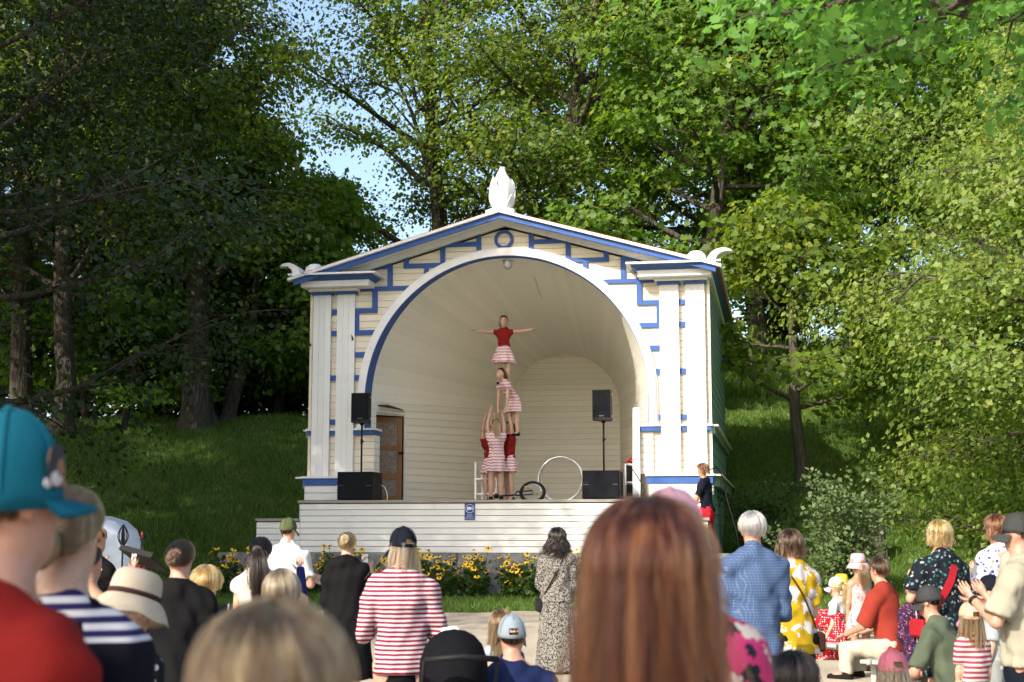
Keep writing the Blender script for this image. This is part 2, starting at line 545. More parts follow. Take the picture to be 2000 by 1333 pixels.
# --- pilasters: three planks each, capitals, entablature blocks, ledges, frets (mirrored)
for s in (-1, 1):
    def bb(name, mat, x0, x1, y0, y1, z0, z1):
        a, c = sorted((s * x0, s * x1))
        return box_b(name, mat, a, c, y0, y1, z0, z1)
    for (xa, xb_) in ((2.88, 3.23), (3.352, 3.70)):
        pil = box_b('pilaster', 'whitev', *sorted((s * (xa + .012), s * (xb_ - .012))), -.085, -.002, 2.625, 6.07)
        w = (xb_ - xa) / 3
        for k in range(3):
            p0, p1 = xa + k * w + .0015, xa + (k + 1) * w - .0015
            a, c = sorted((s * p0, s * p1))
            box('plank', M['whitev'], pil, a, c, -.105 - rb.uniform(0, .003), -.087, 2.628, 6.07)
    for (xa, xb_) in ((2.845, 3.262), (3.322, 3.735)):
        bb('capital_band', 'blue', xa, xb_, -.17, -.002, 6.073, 6.122)
    bb('capital', 'white', 2.80, 3.765, -.235, -.002, 6.124, 6.172)
    bb('frieze_block', 'white', 2.52, 3.84, -.45, 7.75, 6.175, 6.285) if s > 0 else bb('frieze_block', 'white', 2.52, 3.84, -.45, 7.75, 6.175, 6.285)
    # cove moulding: blue, leaning outward
    mb = MB()
    xi, xo = sorted((s * 2.50, s * 3.85)); xi2, xo2 = sorted((s * 2.40, s * 3.955))
    vs = [(xi, -.46, 6.287), (xo, -.46, 6.287), (xo, 7.76, 6.287), (xi, 7.76, 6.287), (xi2, -.63, 6.365), (xo2, -.63, 6.365), (xo2, 7.86, 6.365), (xi2, 7.86, 6.365)]
    mb.add(vs, [(3, 2, 1, 0), (4, 5, 6, 7), (0, 1, 5, 4), (1, 2, 6, 5), (2, 3, 7, 6), (3, 0, 4, 7)])
    mb.build('cornice_cove', M['blue'], band)
    bb('cornice_top', 'white', 2.33, 4.02, -.69, 7.9, 6.367, 6.40)
    # plinth
    bb('plinth_cap', 'white', 2.60, 3.83, -.28, -.002, 2.585, 2.622)
    bb('plinth_band', 'blue', 2.62, 3.80, -.245, -.002, 2.452, 2.583)
    zz = 2.17
    low = 2.17 if s < 0 else 1.25
    k = 0
    while zz > low - .01:
        pass
        break
    zt = 2.448
    while zt > low + .03:
        zl = max(zt - .135, low)
        bb('plinth_board', 'white', 2.66 if zl > 2.1 else 2.79, 3.77, -.225, -.19, zl + .008, zt)
        zt -= .137
    bb('plinth_backing', 'joint', 2.67, 3.76, -.188, -.004, low, 2.45)
    # mid ledge between pilasters
    for (xa, xb_, ys) in ((3.703, 3.80, -.14), (3.232, 3.35, -.085), (2.45, 2.878, -.14)):
        bb('ledge', 'white', xa, xb_, ys, .38 if xb_ < 2.9 else -.002, 3.485, 3.522)
        bb('ledge_band', 'blue', xa + (.02 if xa < 2.5 else 0), xb_ - (.02 if xb_ > 3.7 else 0), ys + .025, .36 if xb_ < 2.9 else -.004, 3.40, 3.483)
    # jamb boards below the ledge
    zt = 3.395
    while zt > 2.64:
        bb('jamb_board', 'cream', 2.50, 2.735, -.045, -.004, zt - .120, zt)
        bb('jamb_board', 'vault', 2.485, 2.498, -.042, .34, zt - .120, zt)
        zt -= .128
    bb('jamb_core', 'joint', 2.502, 2.70, .026, .33, 2.17, 3.39)
    # blue bars and frets
    for z in (5.75, 5.34, 4.48, 3.65):
        bb('fret_bar', 'blue', 3.232, 3.35, -.045, -.003, z - .047, z + .047)
    bb('fret_bar', 'blue', 2.70, 2.878, -.045, -.003, 4.87, 4.967)
    bb('fret_bar', 'blue', 2.80, 2.878, -.045, -.003, 4.435, 4.53)
    bb('fret_bar', 'blue', 2.80, 2.878, -.045, -.003, 3.605, 3.70)
    def fret(rects):
        mb = MB()
        for (x0, x1, z0, z1) in rects:
            a, c = sorted((s * x0, s * x1))
            mb.box(a, c, -.045, -.003, z0, z1)
        mb.build('fret', M['blue'], band)
    fret([(2.80, 1.84, 6.132, 6.213), (2.266, 2.172, 6.213, 6.632), (2.75, 2.266, 6.552, 6.632),
          (2.56, 2.462, 5.715, 6.132), (2.912, 2.56, 5.715, 5.80), (2.912, 2.82, 5.295, 5.715), (2.82, 2.50, 5.295, 5.385)])
    fret([(1.955, 1.862, 6.55, 6.80), (1.862, 1.15, 6.55, 6.632), (1.556, 1.469, 6.36, 6.55),
          (1.242, 1.15, 6.632, 7.01), (1.15, .543, 6.93, 7.01), (.543, .455, 6.82, 7.20)])
    # raking cornice
    def rk(name, mat, off0, off1, y0, y1, xe=3.95, xi=0.0):
        poly = [(s * xe, rake(xe, off1)), (s * xi, rake(xi, off1)), (s * xi, rake(xi, off0)), (s * xe, rake(xe, off0))]
        if s > 0: poly = poly[::-1]
        return MB().prism(poly, y0, y1).build(name, M[mat], band)
    rk('roof_edge', 'white', 0.0, .05, -.69, -.55, 4.03)
    rk('rake_moulding', 'blue', .052, .150, -.615, -.56, 3.93)
    rk('rake_board', 'white', .078, .185, -.13, -.003, 3.74)
    rk('rake_soffit', 'white', .052, .075, -.558, -.003, 3.90)
    # roof slope in standing-seam sheets
    y = -.67
    while y < 7.85:
        poly = [(s * 4.05, rake(4.05, -.02)), (0, rake(0, -.02)), (0, rake(0, -.004)), (s * 4.05, rake(4.05, -.004))]
        if s < 0: poly = poly[::-1]
        mb = MB()
        vs = [(s * 3.99, y, rake(3.99, -.004)), (0, y, rake(0, -.004)), (0, y + .6, rake(0, -.004)), (s * 3.99, y + .6, rake(3.99, -.004)),
              (s * 3.99, y, rake(3.99, -.014)), (0, y, rake(0, -.014)), (0, y + .6, rake(0, -.014)), (s * 3.99, y + .6, rake(3.99, -.014))]
        mb.add(vs, [(0, 1, 2, 3), (7, 6, 5, 4), (0, 4, 5, 1), (3, 2, 6, 7), (0, 3, 7, 4)])
        mb.build('roof_sheet', M['roof'], band)
        y += .607
    # side wall of wide horizontal boards (green), with ledges wrapping round
    zt = 6.17
    while zt > .7:
        zl = zt - .185
        mb = MB()
        xa, xb_ = s * 3.752, s * 3.775
        xc = s * 3.765
        vs = [(s * 3.737, 0.03, zl + .006), (xb_, 0.03, zl + .006), (xc, 0.03, zt), (s * 3.737, 0.03, zt), (s * 3.737, 7.55, zl + .006), (xb_, 7.55, zl + .006), (xc, 7.55, zt), (s * 3.737, 7.55, zt)]
        mb.add(vs, [(0, 1, 2, 3), (7, 6, 5, 4), (1, 5, 6, 2), (0, 4, 5, 1), (3, 2, 6, 7), (0, 3, 7, 4)])
        mb.build('side_board', M['green'], band)
        zt -= .185
    bb('side_backing', 'joint', 3.70, 3.735, .07, 7.54, .6, 6.17)
    bb('corner_strip', 'cream', 3.737, 3.79, -.02, .028, 2.63, 6.17)
    bb('side_ledge', 'cream', 3.777, 3.90, .03, 7.7, 3.485, 3.515)
    bb('side_ledge_band', 'green', 3.777, 3.84, .03, 7.7, 3.35, 3.483)
    bb('side_ledge', 'cream', 3.777, 3.96, -.2, 7.75, 2.585, 2.615)
    bb('side_ledge_band', 'green', 3.777, 3.90, .03, 7.75, 2.40, 2.583)
# rear wall
zt = 6.9
poly = [(-3.7, .5), (3.7, .5), (3.7, rake(3.7, .06)), (0, rake(0, .06)), (-3.7, rake(3.7, .06))]
MB().prism(poly, 7.66, 7.72).build('rear_wall', M['green'], band)
# ring ornament under the gable
mb = MB()
n = 40
vs, fs = [], []
for k in range(n):
    a = 2 * math.pi * k / n
    for r in (.125, .182):
        for y in (-.045, -.003):
            vs.append((-.02 + r * math.cos(a), y, 7.035 + r * math.sin(a)))
for k in range(n):
    b0, c0 = k * 4, ((k + 1) % n) * 4
    fs += [(b0, b0 + 2, c0 + 2, c0), (b0, c0, c0 + 1, b0 + 1), (b0 + 2, b0 + 3, c0 + 3, c0 + 2)]
mb.add(vs, fs)
mb.build('ring_ornament', M['blue'], band)
# --- shell: walls and vault planks from the front arch to the small rear arch
YF, YB, RF, RB, ZB = 0.335, 7.58, 2.66, 1.317, 4.468
def prof(u, front=True):
    """u in metres-like parameter: -1..0 left wall, 0..1 vault, 1..2 right wall"""
    r, zc = (RF, CZ) if front else (RB, ZB)
    if u < 0: return (-r, ZF + (zc - ZF) * (u + 1))
    if u > 1: return (r, ZF + (zc - ZF) * (2 - u))
    t = math.pi * u
    return (-r * math.cos(t), zc + r * math.sin(t))
def plank(u0, u1, y0, y1, name):
    vs = []
    for u in (u0, u1):
        for y in (y0, y1):
            t = (y - YF) / (YB - YF)
            fx, fz = prof(u, True); bx_, bz = prof(u, False)
            p = Vector((fx + (bx_ - fx) * t, y, fz + (bz - fz) * t))
            cz = CZ + (ZB - CZ) * t
            nrm = Vector((p.x, 0, p.z - cz)) if 0 <= u <= 1 else Vector((p.x, 0, 0))
            nrm.normalize()
            vs += [p, p + nrm * .018]
    o = MB().add(vs, [(0, 2, 6, 4), (1, 5, 7, 3), (0, 4, 5, 1), (2, 3, 7, 6), (0, 1, 3, 2), (4, 6, 7, 5)]).build(name, M['vault'], band)
    return o
nw, nv = 14, 46
jit = lambda: rb.uniform(.92, 1.08)
for side in (0, 1):
    for k in range(nw):
        g = .012
        u0, u1 = (k + g * 2) / nw, (k + 1 - g * 2) / nw
        if side == 0:
            zlow = ZF + (CZ - ZF) * k / nw
            if zlow < 3.86:
                plank(u0 - 1, u1 - 1, YF, .55, 'wall_plank')
                plank(u0 - 1, u1 - 1, 1.82, YB, 'wall_plank')
            else:
                plank(u0 - 1, u1 - 1, YF, YB, 'wall_plank')
        else:
            plank(2 - u1, 2 - u0, YF, YB, 'wall_plank')
for k in range(nv):
    g = .006
    plank((k + g) / nv, (k + 1 - g) / nv, .04, YB, 'vault_plank')
def shell(off):
    us = [-1 + i / 8 for i in range(8)] + [i / 40 for i in range(41)] + [1 + (i + 1) / 8 for i in range(8)]
    vs, fs = [], []
    for y in (YF - .005, .55, 1.82, YB):
        t = (y - YF) / (YB - YF)
        for u in us:
            fx, fz = prof(u, True); bx_, bz = prof(u, False)
            r0 = 1 + off
            p = Vector((fx + (bx_ - fx) * t, y, fz + (bz - fz) * t))
            cz = CZ + (ZB - CZ) * t
            if 0 <= u <= 1: p = Vector((p.x * r0, y, cz + (p.z - cz) * r0))
            else: p.x *= r0
            vs.append(p)
    n = len(us)
    for r in range(3):
        for i in range(n - 1):
            if r == 1 and vs[r * n + i].z < 3.9 and i < 7: continue      # doorway
            fs.append((r * n + i, r * n + i + 1, r * n + n + i + 1, r * n + n + i))
    return MB().add(vs, fs)
shell(.012).build('shell_backing', M['joint2'], band)
# rear wall of the shell: horizontal boards under the small arch
zt = ZF + .05
while zt < ZB + RB:
    zl, zu = zt, min(zt + .122, ZB + RB - .004)
    n = 5
    zs = [zl + (zu - zl) * k / n for k in range(n + 1)]
    xw = [RB if z < ZB else math.sqrt(max(RB ** 2 - (z - ZB) ** 2, 1e-4)) for z in zs]
    poly = [(-x, z) for x, z in zip(xw[::-1], zs[::-1])] + [(x, z) for x, z in zip(xw, zs)]
    MB().prism(poly, YB - .022 - rb.uniform(0, .004), YB - .002).build('rear_board', M['vault'], band)
    zt += .130
MB().prism([(-1.33, ZF), (1.33, ZF), (1.33, ZB)] + [(1.33 * math.cos(math.pi * k / 24), ZB + 1.33 * math.sin(math.pi * k / 24)) for k in range(1, 24)] + [(-1.33, ZB)], YB, YB + .03).build('rear_backing', M['joint2'], band)
box_b('skirting', 'wood', -1.30, 1.30, YB - .05, YB - .03, ZF, ZF + .05)
# doorway with an open brown door
def leftwall_x(y): return -RF + (RF - RB) * (y - YF) / (YB - YF)
MB().box(-3.6, -3.58, .5, 2.8, ZF, 4.2).box(-3.58, -2.55, 2.6, 2.62, ZF, 4.2).box(-3.58, -2.72, .47, .49, ZF, 4.2).box(-3.58, -2.4, .6, 2.6, 4.0, 4.02).build('side_room', M['dark'], band)
x1, x2 = leftwall_x(.55) - .02, leftwall_x(1.82) - .02
MB().add([(x1, .55, 3.90), (x2, 1.82, 3.92), (x2 - .35, 1.82, 3.92), (x1 - .35, .55, 3.90), (x1, .55, 3.935), (x2, 1.82, 3.955), (x2 - .35, 1.82, 3.955), (x1 - .35, .55, 3.935)],
         [(3, 2, 1, 0), (4, 5, 6, 7), (0, 1, 5, 4), (2, 3, 7, 6), (1, 2, 6, 5), (3, 0, 4, 7)]).build('door_head', M['vault'], band)
A, B_ = Vector((-3.02, 1.26, 0)), Vector((-2.42, 1.72, 0))
dv = (B_ - A).normalized()
Md = Matrix.Translation(A) @ Matrix(((dv.x, -dv.y, 0, 0), (dv.y, dv.x, 0, 0), (0, 0, 1, 0), (0, 0, 0, 1)))
Ld = (B_ - A).length
dm = MB()
for (a0, a1, c0, c1) in ((0, .10, 2.18, 3.86), (Ld - .10, Ld, 2.18, 3.86), (.10, Ld - .10, 2.18, 2.30), (.10, Ld - .10, 2.62, 2.74), (.10, Ld - .10, 3.20, 3.29), (.10, Ld - .10, 3.76, 3.86)):
    dm.box(a0, a1, -.02, .02, c0, c1, Md)
door = dm.build('door', M['wood'], band)
for (c0, c1) in ((2.30, 2.62), (2.74, 3.20), (3.29, 3.76)):
    MB().box(.10, Ld - .10, -.006, .006, c0, c1, Md).build('door_panel', M['panel'], door)
MB().box(Ld - .07, Ld - .01, -.045, -.022, 3.12, 3.17, Md).box(Ld - .05, Ld + .03, -.06, -.046, 3.135, 3.155, Md).build('door_handle', M['black'], door)
# white upright board by the right jamb
MB().add([(2.36, -.16, 2.165), (2.50, -.16, 2.165), (2.50, -.13, 2.165), (2.36, -.13, 2.165), (2.38, -.16, 3.82), (2.50, -.16, 3.83), (2.50, -.13, 3.83), (2.38, -.13, 3.82)],
         [(3, 2, 1, 0), (4, 5, 6, 7), (0, 1, 5, 4), (1, 2, 6, 5), (2, 3, 7, 6), (3, 0, 4, 7)]).build('upright_board', M['whitev'], band)
# lamp under the crown of the arch and a hanging cable
MB().lathe([(.0, 6.64), (.10, 6.64), (.10, 6.66), (.085, 6.66)], (.03, .12, 0), 20).build('lamp_base', M['alu'], band)
MB().lathe([(.0, 6.50), (.05, 6.505), (.08, 6.54), (.09, 6.59), (.085, 6.64)], (.03, .12, 0), 20).build('lamp_globe', M['glass'], band)
MB().tube([(.35, 1.2, 6.52), (.40, 1.25, 6.38), (.42, 1.3, 6.26), (.46, 1.3, 6.19), (.48, 1.32, 6.12)], .005, 5).build('hanging_cable', M['joint'], band)
# corner acroteria: curled half-shells
def curl(cx, cy, z, s, name):
    """upswept horn: a thick crescent that curls out over the corner, hollow on its upper side"""
    n = 14
    vs, fs = [], []
    for j in range(n + 1):
        t = j / n
        a = R(8 + 118 * t)
        ro, ri = .31, .31 - .15 * (1 - t) ** .8 - .012
        ox, oz = cx + s * .30, z - .085
        w = .24 * (1 - t) ** .4 + .015
        for r in (ro, ri):
            x = ox - s * r * math.cos(a) * 1.0; zz = oz + r * math.sin(a) * .95
            vs += [(x, cy - w, zz), (x, cy + w, zz)]
        # hollow of the upper side
    for j in range(n):
        b0 = j * 4; c0 = b0 + 4
        fs += [(b0, c0, c0 + 1, b0 + 1), (b0 + 2, b0 + 3, c0 + 3, c0 + 2), (b0, b0 + 2, c0 + 2, c0), (b0 + 1, c0 + 1, c0 + 3, b0 + 3)]
    fs += [(0, 1, 3, 2), (n * 4, n * 4 + 2, n * 4 + 3, n * 4 + 1)]
    return MB().add(vs, fs, False).build(name, M['whiteplain'], band)
for s in (-1, 1):
    for y in (-.45, 7.6):
        curl(s * 3.78, y, rake(3.80, -.03), s, 'acroterion')
        MB().lathe([(.0, .17), (.10, .155), (.17, .09), (.19, .0)], (s * 3.58, y + .02, rake(3.58, -.0)), 18).build('acroterion_base', M['whiteplain'], band)
# lotus finial on a saddle block
MB().prism([(-.27, rake(.27, -.012)), (0, rake(0, -.012)), (.27, rake(.27, -.012)), (.27, rake(.27, -.10)), (0, rake(0, -.10)), (-.27, rake(.27, -.10))], -.55, -.05).build('finial_saddle', M['whiteplain'], band)
def petal(ang, h, w, z0, rad, tip):
    """pointed, creased petal leaning on the core: rad = bulge radius, tip = radius of the point"""
    vs, fs = [], []
    nu, nv_ = 8, 16
    ca, sa = math.cos(ang), math.sin(ang)
    for j in range(nv_ + 1):
        t = j / nv_
        wd = w * (math.sin(math.pi * (.16 + .84 * t)) ** .8 if t < 1 else 0) 
        out = rad * math.sin(math.pi * (.22 + .5 * t)) + (tip - rad * .77) * t * t
        for i in range(nu + 1):
            q = -1 + 2 * i / nu
            lx = out - .30 * abs(q) * wd
            ly = wd * q
            vs.append((lx * ca - ly * sa, -.30 + lx * sa + ly * ca, z0 + h * t))
    k = len(vs)
    for (x, y, zz) in list(vs): vs.append((x - ca * .02, y - sa * .02, zz))
    for j in range(nv_):
        for i in range(nu):
            a = j * (nu + 1) + i
            fs += [(a, a + 1, a + nu + 2, a + nu + 1), (k + a, k + a + nu + 1, k + a + nu + 2, k + a + 1)]
        a = j * (nu + 1)
        fs += [(a, a + nu + 1, k + a + nu + 1, k + a), (a + nu, k + a + nu, k + a + 2 * nu + 1, a + 2 * nu + 1)]
    return MB().add(vs, fs, False)
zf = 7.535
for i in range(4):
    petal(R(-98 + 90 * i), .83, .165, zf, .14, .04).build('finial_petal', M['whiteplain'], band)
for i in range(4):
    petal(R(-52 + 90 * i), .62, .19, zf, .235, .20).build('finial_petal', M['whiteplain'], band)
for i in range(4):
    petal(R(-98 + 90 * i), .32, .17, zf, .235, .22).build('finial_petal', M['whiteplain'], band)
MB().lathe([(0, 0), (.17, 0), (.19, .08), (.13, .25), (.08, .5), (0, .66)], (0, -.30, zf), 16).build('finial_core', M['whiteplain'], band)
# ================================================================ vegetation
def leaf_mat(name, dark, light, trans, tfac=0.35, yellow=None, rough=0.5):
    m, nt, b = nodes_mat(name)
    gi = N(nt, 'ShaderNodeNewGeometry')
    v = coords(nt)
    clump = noise(nt, v, 0.55, 3, 0.6)
    f = math_n(nt, 'ADD', math_n(nt, 'MULTIPLY', gi.outputs['Random Per Island'], 0.55), math_n(nt, 'MULTIPLY', clump, 0.5))
    stops = [(0.2, dark), (0.75, light)]
    if yellow: stops.append((0.93, yellow))
    c = ramp(nt, f, stops)
    nt.links.new(c, b.inputs['Base Color'])
    b.inputs['Roughness'].default_value = rough
    b.inputs['Specular IOR Level'].default_value = 0.35
    tr = N(nt, 'ShaderNodeBsdfTranslucent')
    nt.links.new(mixc(nt, 1.0, c, trans, 'MULTIPLY'), tr.inputs[0])
    mx = N(nt, 'ShaderNodeMixShader')
    mx.inputs[0].default_value = tfac
    nt.links.new(b.outputs[0], mx.inputs[1])
    nt.links.new(tr.outputs[0], mx.inputs[2])
    nt.links.new(mx.outputs[0], nt.nodes['Material Output'].inputs[0])
    return m
M['maple'] = leaf_mat('maple_leaf', (0.036, 0.078, 0.010), (0.135, 0.185, 0.022), (3.2, 3.2, 1.2), .42, (0.30, 0.26, 0.035))
M['maple_fresh_lit'] = leaf_mat('fresh_lit_maple_leaf', (0.045, 0.10, 0.012), (0.13, 0.215, 0.026), (3.0, 3.0, 1.2), .42, (0.26, 0.25, 0.04))
M['linden'] = leaf_mat('linden_leaf', (0.075, 0.13, 0.022), (0.20, 0.26, 0.060), (2.8, 2.8, 1.2), .40, (0.30, 0.27, 0.07))
M['oak'] = leaf_mat('oak_leaf', (0.05, 0.13, 0.028), (0.13, 0.26, 0.06), (2.6, 2.8, 1.2), .40)
M['darkleaf'] = leaf_mat('shaded_lime_leaf', (0.010, 0.023, 0.006), (0.034, 0.060, 0.012), (2.2, 2.2, 1.2), .3, (0.16, 0.13, 0.03))  # leaf colour darkened to carry the deep shade of the left limes
M['shrubleaf'] = leaf_mat('shrub_leaf', (0.05, 0.085, 0.025), (0.14, 0.19, 0.075), (2.0, 2.2, 1.2), .3)
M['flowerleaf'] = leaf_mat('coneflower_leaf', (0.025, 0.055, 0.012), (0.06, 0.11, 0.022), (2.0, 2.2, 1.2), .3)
m, nt, b = nodes_mat('bark')
v = coords(nt, (7, 7, 1.3))
f1 = noise(nt, v, 2.2, 8, 0.7)
f2 = voro(nt, coords(nt, (9, 9, 2.0)), 2.0, 'Distance')
nt.links.new(ramp(nt, f1, [(0.3, (0.026, 0.020, 0.015)), (0.55, (0.075, 0.060, 0.045)), (0.75, (0.15, 0.13, 0.10))]), b.inputs['Base Color'])
b.inputs['Roughness'].default_value = 0.9
bump(nt, b, math_n(nt, 'ADD', f1, f2), 0.9, 0.05)
M['bark'] = m

LEAF = {
 'quad': np.array([(0, 0, 0), (-.42, .45, .10), (0, 1, -.06), (.42, .45, .10)]),
 'lobed': np.array([(0, 0, 0), (-.20, .22, .05), (-.13, .33, .03), (-.40, .50, .09), (-.20, .62, .03), (-.30, .84, .04), (0, 1, -.05), (.30, .84, .04), (.20, .62, .03), (.40, .50, .09), (.13, .33, .03), (.20, .22, .05)]),
 'maple': np.array([(0, 0, 0), (-.45, .12, .04), (-.26, .36, .02), (-.52, .62, .08), (-.18, .62, .0), (0, 1, -.06), (.18, .62, .0), (.52, .62, .08), (.26, .36, .02), (.45, .12, .04)]),
}
def leaves_mesh(name, C, Nn, size, rng, shape='quad'):
    """C centres (n,3), Nn preferred normals (n,3)"""
    n = len(C)
    T = LEAF[shape]
    k = len(T)
    nz = Nn / (np.linalg.norm(Nn, axis=1, keepdims=True) + 1e-9)
    a = rng.normal(size=(n, 3))
    u = np.cross(nz, a); u /= np.linalg.norm(u, axis=1, keepdims=True) + 1e-9
    w = np.cross(nz, u)
    s = size * rng.uniform(.5, 1.3, size=(n, 1, 1))
    V = C[:, None, :] + s * (T[None, :, 0:1] * u[:, None, :] + (T[None, :, 1:2] - .4) * w[:, None, :] + T[None, :, 2:3] * nz[:, None, :])
    F = np.arange(n * k, dtype=np.int32).reshape(n, k)
    return np_mesh(name, V.reshape(-1, 3), F)

def limb_pts(p, d, L, rng, nseg, up, wob):
    pts = [p.copy()]
    d = d / np.linalg.norm(d)
    for i in range(nseg):
        d = d + np.array([0, 0, up]) + rng.normal(size=3) * wob
        d /= np.linalg.norm(d)
        p = p + d * (L / nseg)
        pts.append(p.copy())
    return pts

def make_tree(seed, H, r0, first, spread, nlimb, leaf, per, shape='quad', rise=0.55, up=0.05, droop=-0.02, flat=0.20, nsec=6, nter=4, clus=0.5, ptop=0.75, trunks=1, lean=(0, 0), skirt=0.0, only=None, tsp=1.0, outw=.6, trim=None):
    """returns (wood mesh, leaf mesh): trunk, limbs, branches and twigs that end in flat sprays of leaves"""
    rng = np.random.default_rng(seed)
    wood = MB()
    cen, crad = [], []
    for ti in range(trunks):
        off = np.array([0, 0, 0.]) if trunks == 1 else np.array([.25 * math.cos(ti * 2.6), .25 * math.sin(ti * 2.6), 0])
        tl = np.array([lean[0] + (0 if trunks == 1 else .28 * math.cos(ti * 2.6)), lean[1] + (0 if trunks == 1 else .28 * math.sin(ti * 2.6)), 1.0])
        tp = [off]
        d = tl / np.linalg.norm(tl)
        p = off.copy()
        nt_ = 12
        for i in range(nt_):
            d = d + rng.normal(size=3) * .05 + np.array([0, 0, .06]); d /= np.linalg.norm(d)
            p = p + d * (H * .92 / nt_)
            tp.append(p.copy())
        rr = [r0 * (1.45 if i == 0 else 1.0) * (1 - .88 * (i / nt_)) ** .9 + .012 for i in range(nt_ + 1)]
        base = [tp[0] - np.array([0, 0, .5]), tp[0] + np.array([0, 0, .0]), tp[0] + d * 0 + (tp[1] - tp[0]) * .25]
        wood.tube([base[0], base[1], base[2]] + tp[1:], [rr[0] * 1.12, rr[0], r0 * 1.08] + rr[1:], 10, False)
        for i in range(nlimb):
            t = first + (1 - first) * ((i + rng.uniform(0, .8)) / nlimb)
            k = min(int(t * nt_), nt_ - 1); fr = t * nt_ - k
            sp = tp[k] * (1 - fr) + tp[k + 1] * fr
            q = (t - first) / (1 - first)
            L = spread * (.55 + .45 * math.sin(math.pi * min(q * .9 + .18, 1))) * (1.15 - ptop * q) * rng.uniform(.8, 1.15)
            az = i * 2.399 + rng.uniform(-.5, .5) + ti
            el = rise * (.5 + .9 * q) + rng.uniform(-.15, .2) - skirt * (1 - q)
            dv = np.array([math.cos(az) * math.cos(el), math.sin(az) * math.cos(el), math.sin(el)])
            if only is not None and dv[0] * only[0] + dv[1] * only[1] < only[2]: continue
            pts = limb_pts(sp, dv, L, rng, 7, up, .10)
            if trim is not None and not trim(pts[-1]): continue
            lr = max(r0 * .42 * (1 - .75 * q), .03)
            wood.tube(pts, [max(lr * (1 - j / 7.6), .012) for j in range(8)], 6, False)
            for j in range(nsec):
                f = .30 + .70 * (j + rng.uniform(.2, .8)) / nsec
                kk = min(int(f * 7), 6)
                s2 = pts[kk] + (pts[kk + 1] - pts[kk]) * (f * 7 - kk)
                dd = pts[kk + 1] - pts[kk]; dd /= np.linalg.norm(dd)
                side = np.cross(dd, [0, 0, 1.]); side /= np.linalg.norm(side) + 1e-6
                sg = 1 if (j % 2) else -1
                d2 = dd * .7 + side * sg * rng.uniform(.5, 1.0) + np.array([0, 0, rng.uniform(-.15, .35)])
                L2 = L * rng.uniform(.28, .45) * (1.15 - .5 * f)
                p2 = limb_pts(s2, d2, L2, rng, 4, droop, .14)
                if trim is not None and not trim(p2[-1]): continue
                wood.tube(p2, [max(lr * .32 * (1 - m_ / 4.6), .008) for m_ in range(5)], 4, False)
                for m_ in range(nter):
                    g = .25 + .75 * (m_ + rng.uniform(.1, .9)) / nter
                    k3 = min(int(g * 4), 3)
                    s3 = p2[k3] + (p2[k3 + 1] - p2[k3]) * (g * 4 - k3)
                    d3 = rng.normal(size=3) * np.array([1, 1, .35]); d3 += dd * .5
                    d3 /= np.linalg.norm(d3)
                    L3 = min(.35 + L2 * .3, 1.2) * rng.uniform(.6, 1.1) * tsp
                    e3 = s3 + d3 * L3 + np.array([0, 0, droop * 3 * L3])
                    if trim is not None and not trim(e3): continue
                    wood.tube([s3, (s3 + e3) / 2 + np.array([0, 0, .03]), e3], [.014, .009, .004], 3, False)
                    cen += [e3, (s3 + e3) / 2]
                cen.append(p2[-1]); cen.append(p2[2])
            cen.append(pts[-1])
    cen = np.array(cen)
    n = len(cen)
    C = np.repeat(cen, per, axis=0)
    dev = rng.normal(size=(n * per, 3)) * np.array([clus, clus, clus * flat / .5])
    # sprays hang a little at their rim
    rad = np.linalg.norm(dev[:, :2], axis=1)
    dev[:, 2] -= .22 * rad ** 1.5
    cidx = np.repeat(rng.uniform(size=n), per)
    keep = rng.uniform(size=n * per) < (.45 + .75 * cidx)
    C = (C + dev)[keep]
    out = dev[keep] * np.array([1, 1, 0]) * .7
    rad_ = C * np.array([1, 1, 0]); rad_ /= np.linalg.norm(rad_, axis=1, keepdims=True) + .5
    Nn = np.array([0, 0, .65]) + out + rad_ * outw + rng.normal(size=C.shape) * .5
    return wood.mesh('trunk'), leaves_mesh('crown', C, Nn, leaf, rng, shape)

TREE = {}
def linden_trim(p):
    # the lime's branches arch clear of the slope on the side of the bandstand
    wx = p[0] * math.cos(2.6) - p[1] * math.sin(2.6)
    X_ = 13.6 + wx
    return p[2] + 1.0 > float(np.interp(X_, [4.0, 6.6, 7.8, 9.0], [5.6, 5.2, 1.9, 1.3]))
def proto(key, mat, *a, **k):
    w, l = make_tree(*a, **k)
    w.materials.append(M['bark']); l.materials.append(M[mat])
    TREE[key] = (w, l)
proto('mapleA', 'maple', 11, 21, .37, .20, 7.6, 38, .155, 22, rise=.50, nsec=7, nter=4, clus=.46)
proto('mapleB', 'maple', 23, 23, .34, .18, 6.4, 38, .155, 22, rise=.62, nsec=7, nter=4, clus=.44)
proto('mapleC', 'maple_fresh_lit', 37, 17, .28, .16, 6.2, 34, .21, 16, shape='maple', rise=.38, nsec=7, nter=4, clus=.44, flat=.14)
proto('mapleD', 'maple', 12, 22, .36, .20, 3.5, 40, .155, 18, rise=.55, nsec=7, nter=4, clus=.46)
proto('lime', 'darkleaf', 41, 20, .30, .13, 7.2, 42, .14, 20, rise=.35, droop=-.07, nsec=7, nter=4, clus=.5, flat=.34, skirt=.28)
proto('linden', 'linden', 53, 13, .32, .08, 7.6, 60, .122, 26, shape='quad', rise=.30, droop=-.10, up=.0, nsec=8, nter=5, clus=.40, flat=.30, skirt=.38, ptop=.6, outw=.7, trim=linden_trim)
proto('young', 'maple', 67, 7.2, .15, .26, 3.1, 20, .18, 12, rise=.30, droop=-.06, nsec=5, nter=3, clus=.36, flat=.14)
proto('sapling', 'maple_fresh_lit', 68, 6.0, .10, .12, 2.6, 22, .19, 12, shape='maple', rise=.30, droop=-.05, nsec=5, nter=3, clus=.34, flat=.14)  # brighter leaf colour stands in for sunlight; the saplings grow in shade
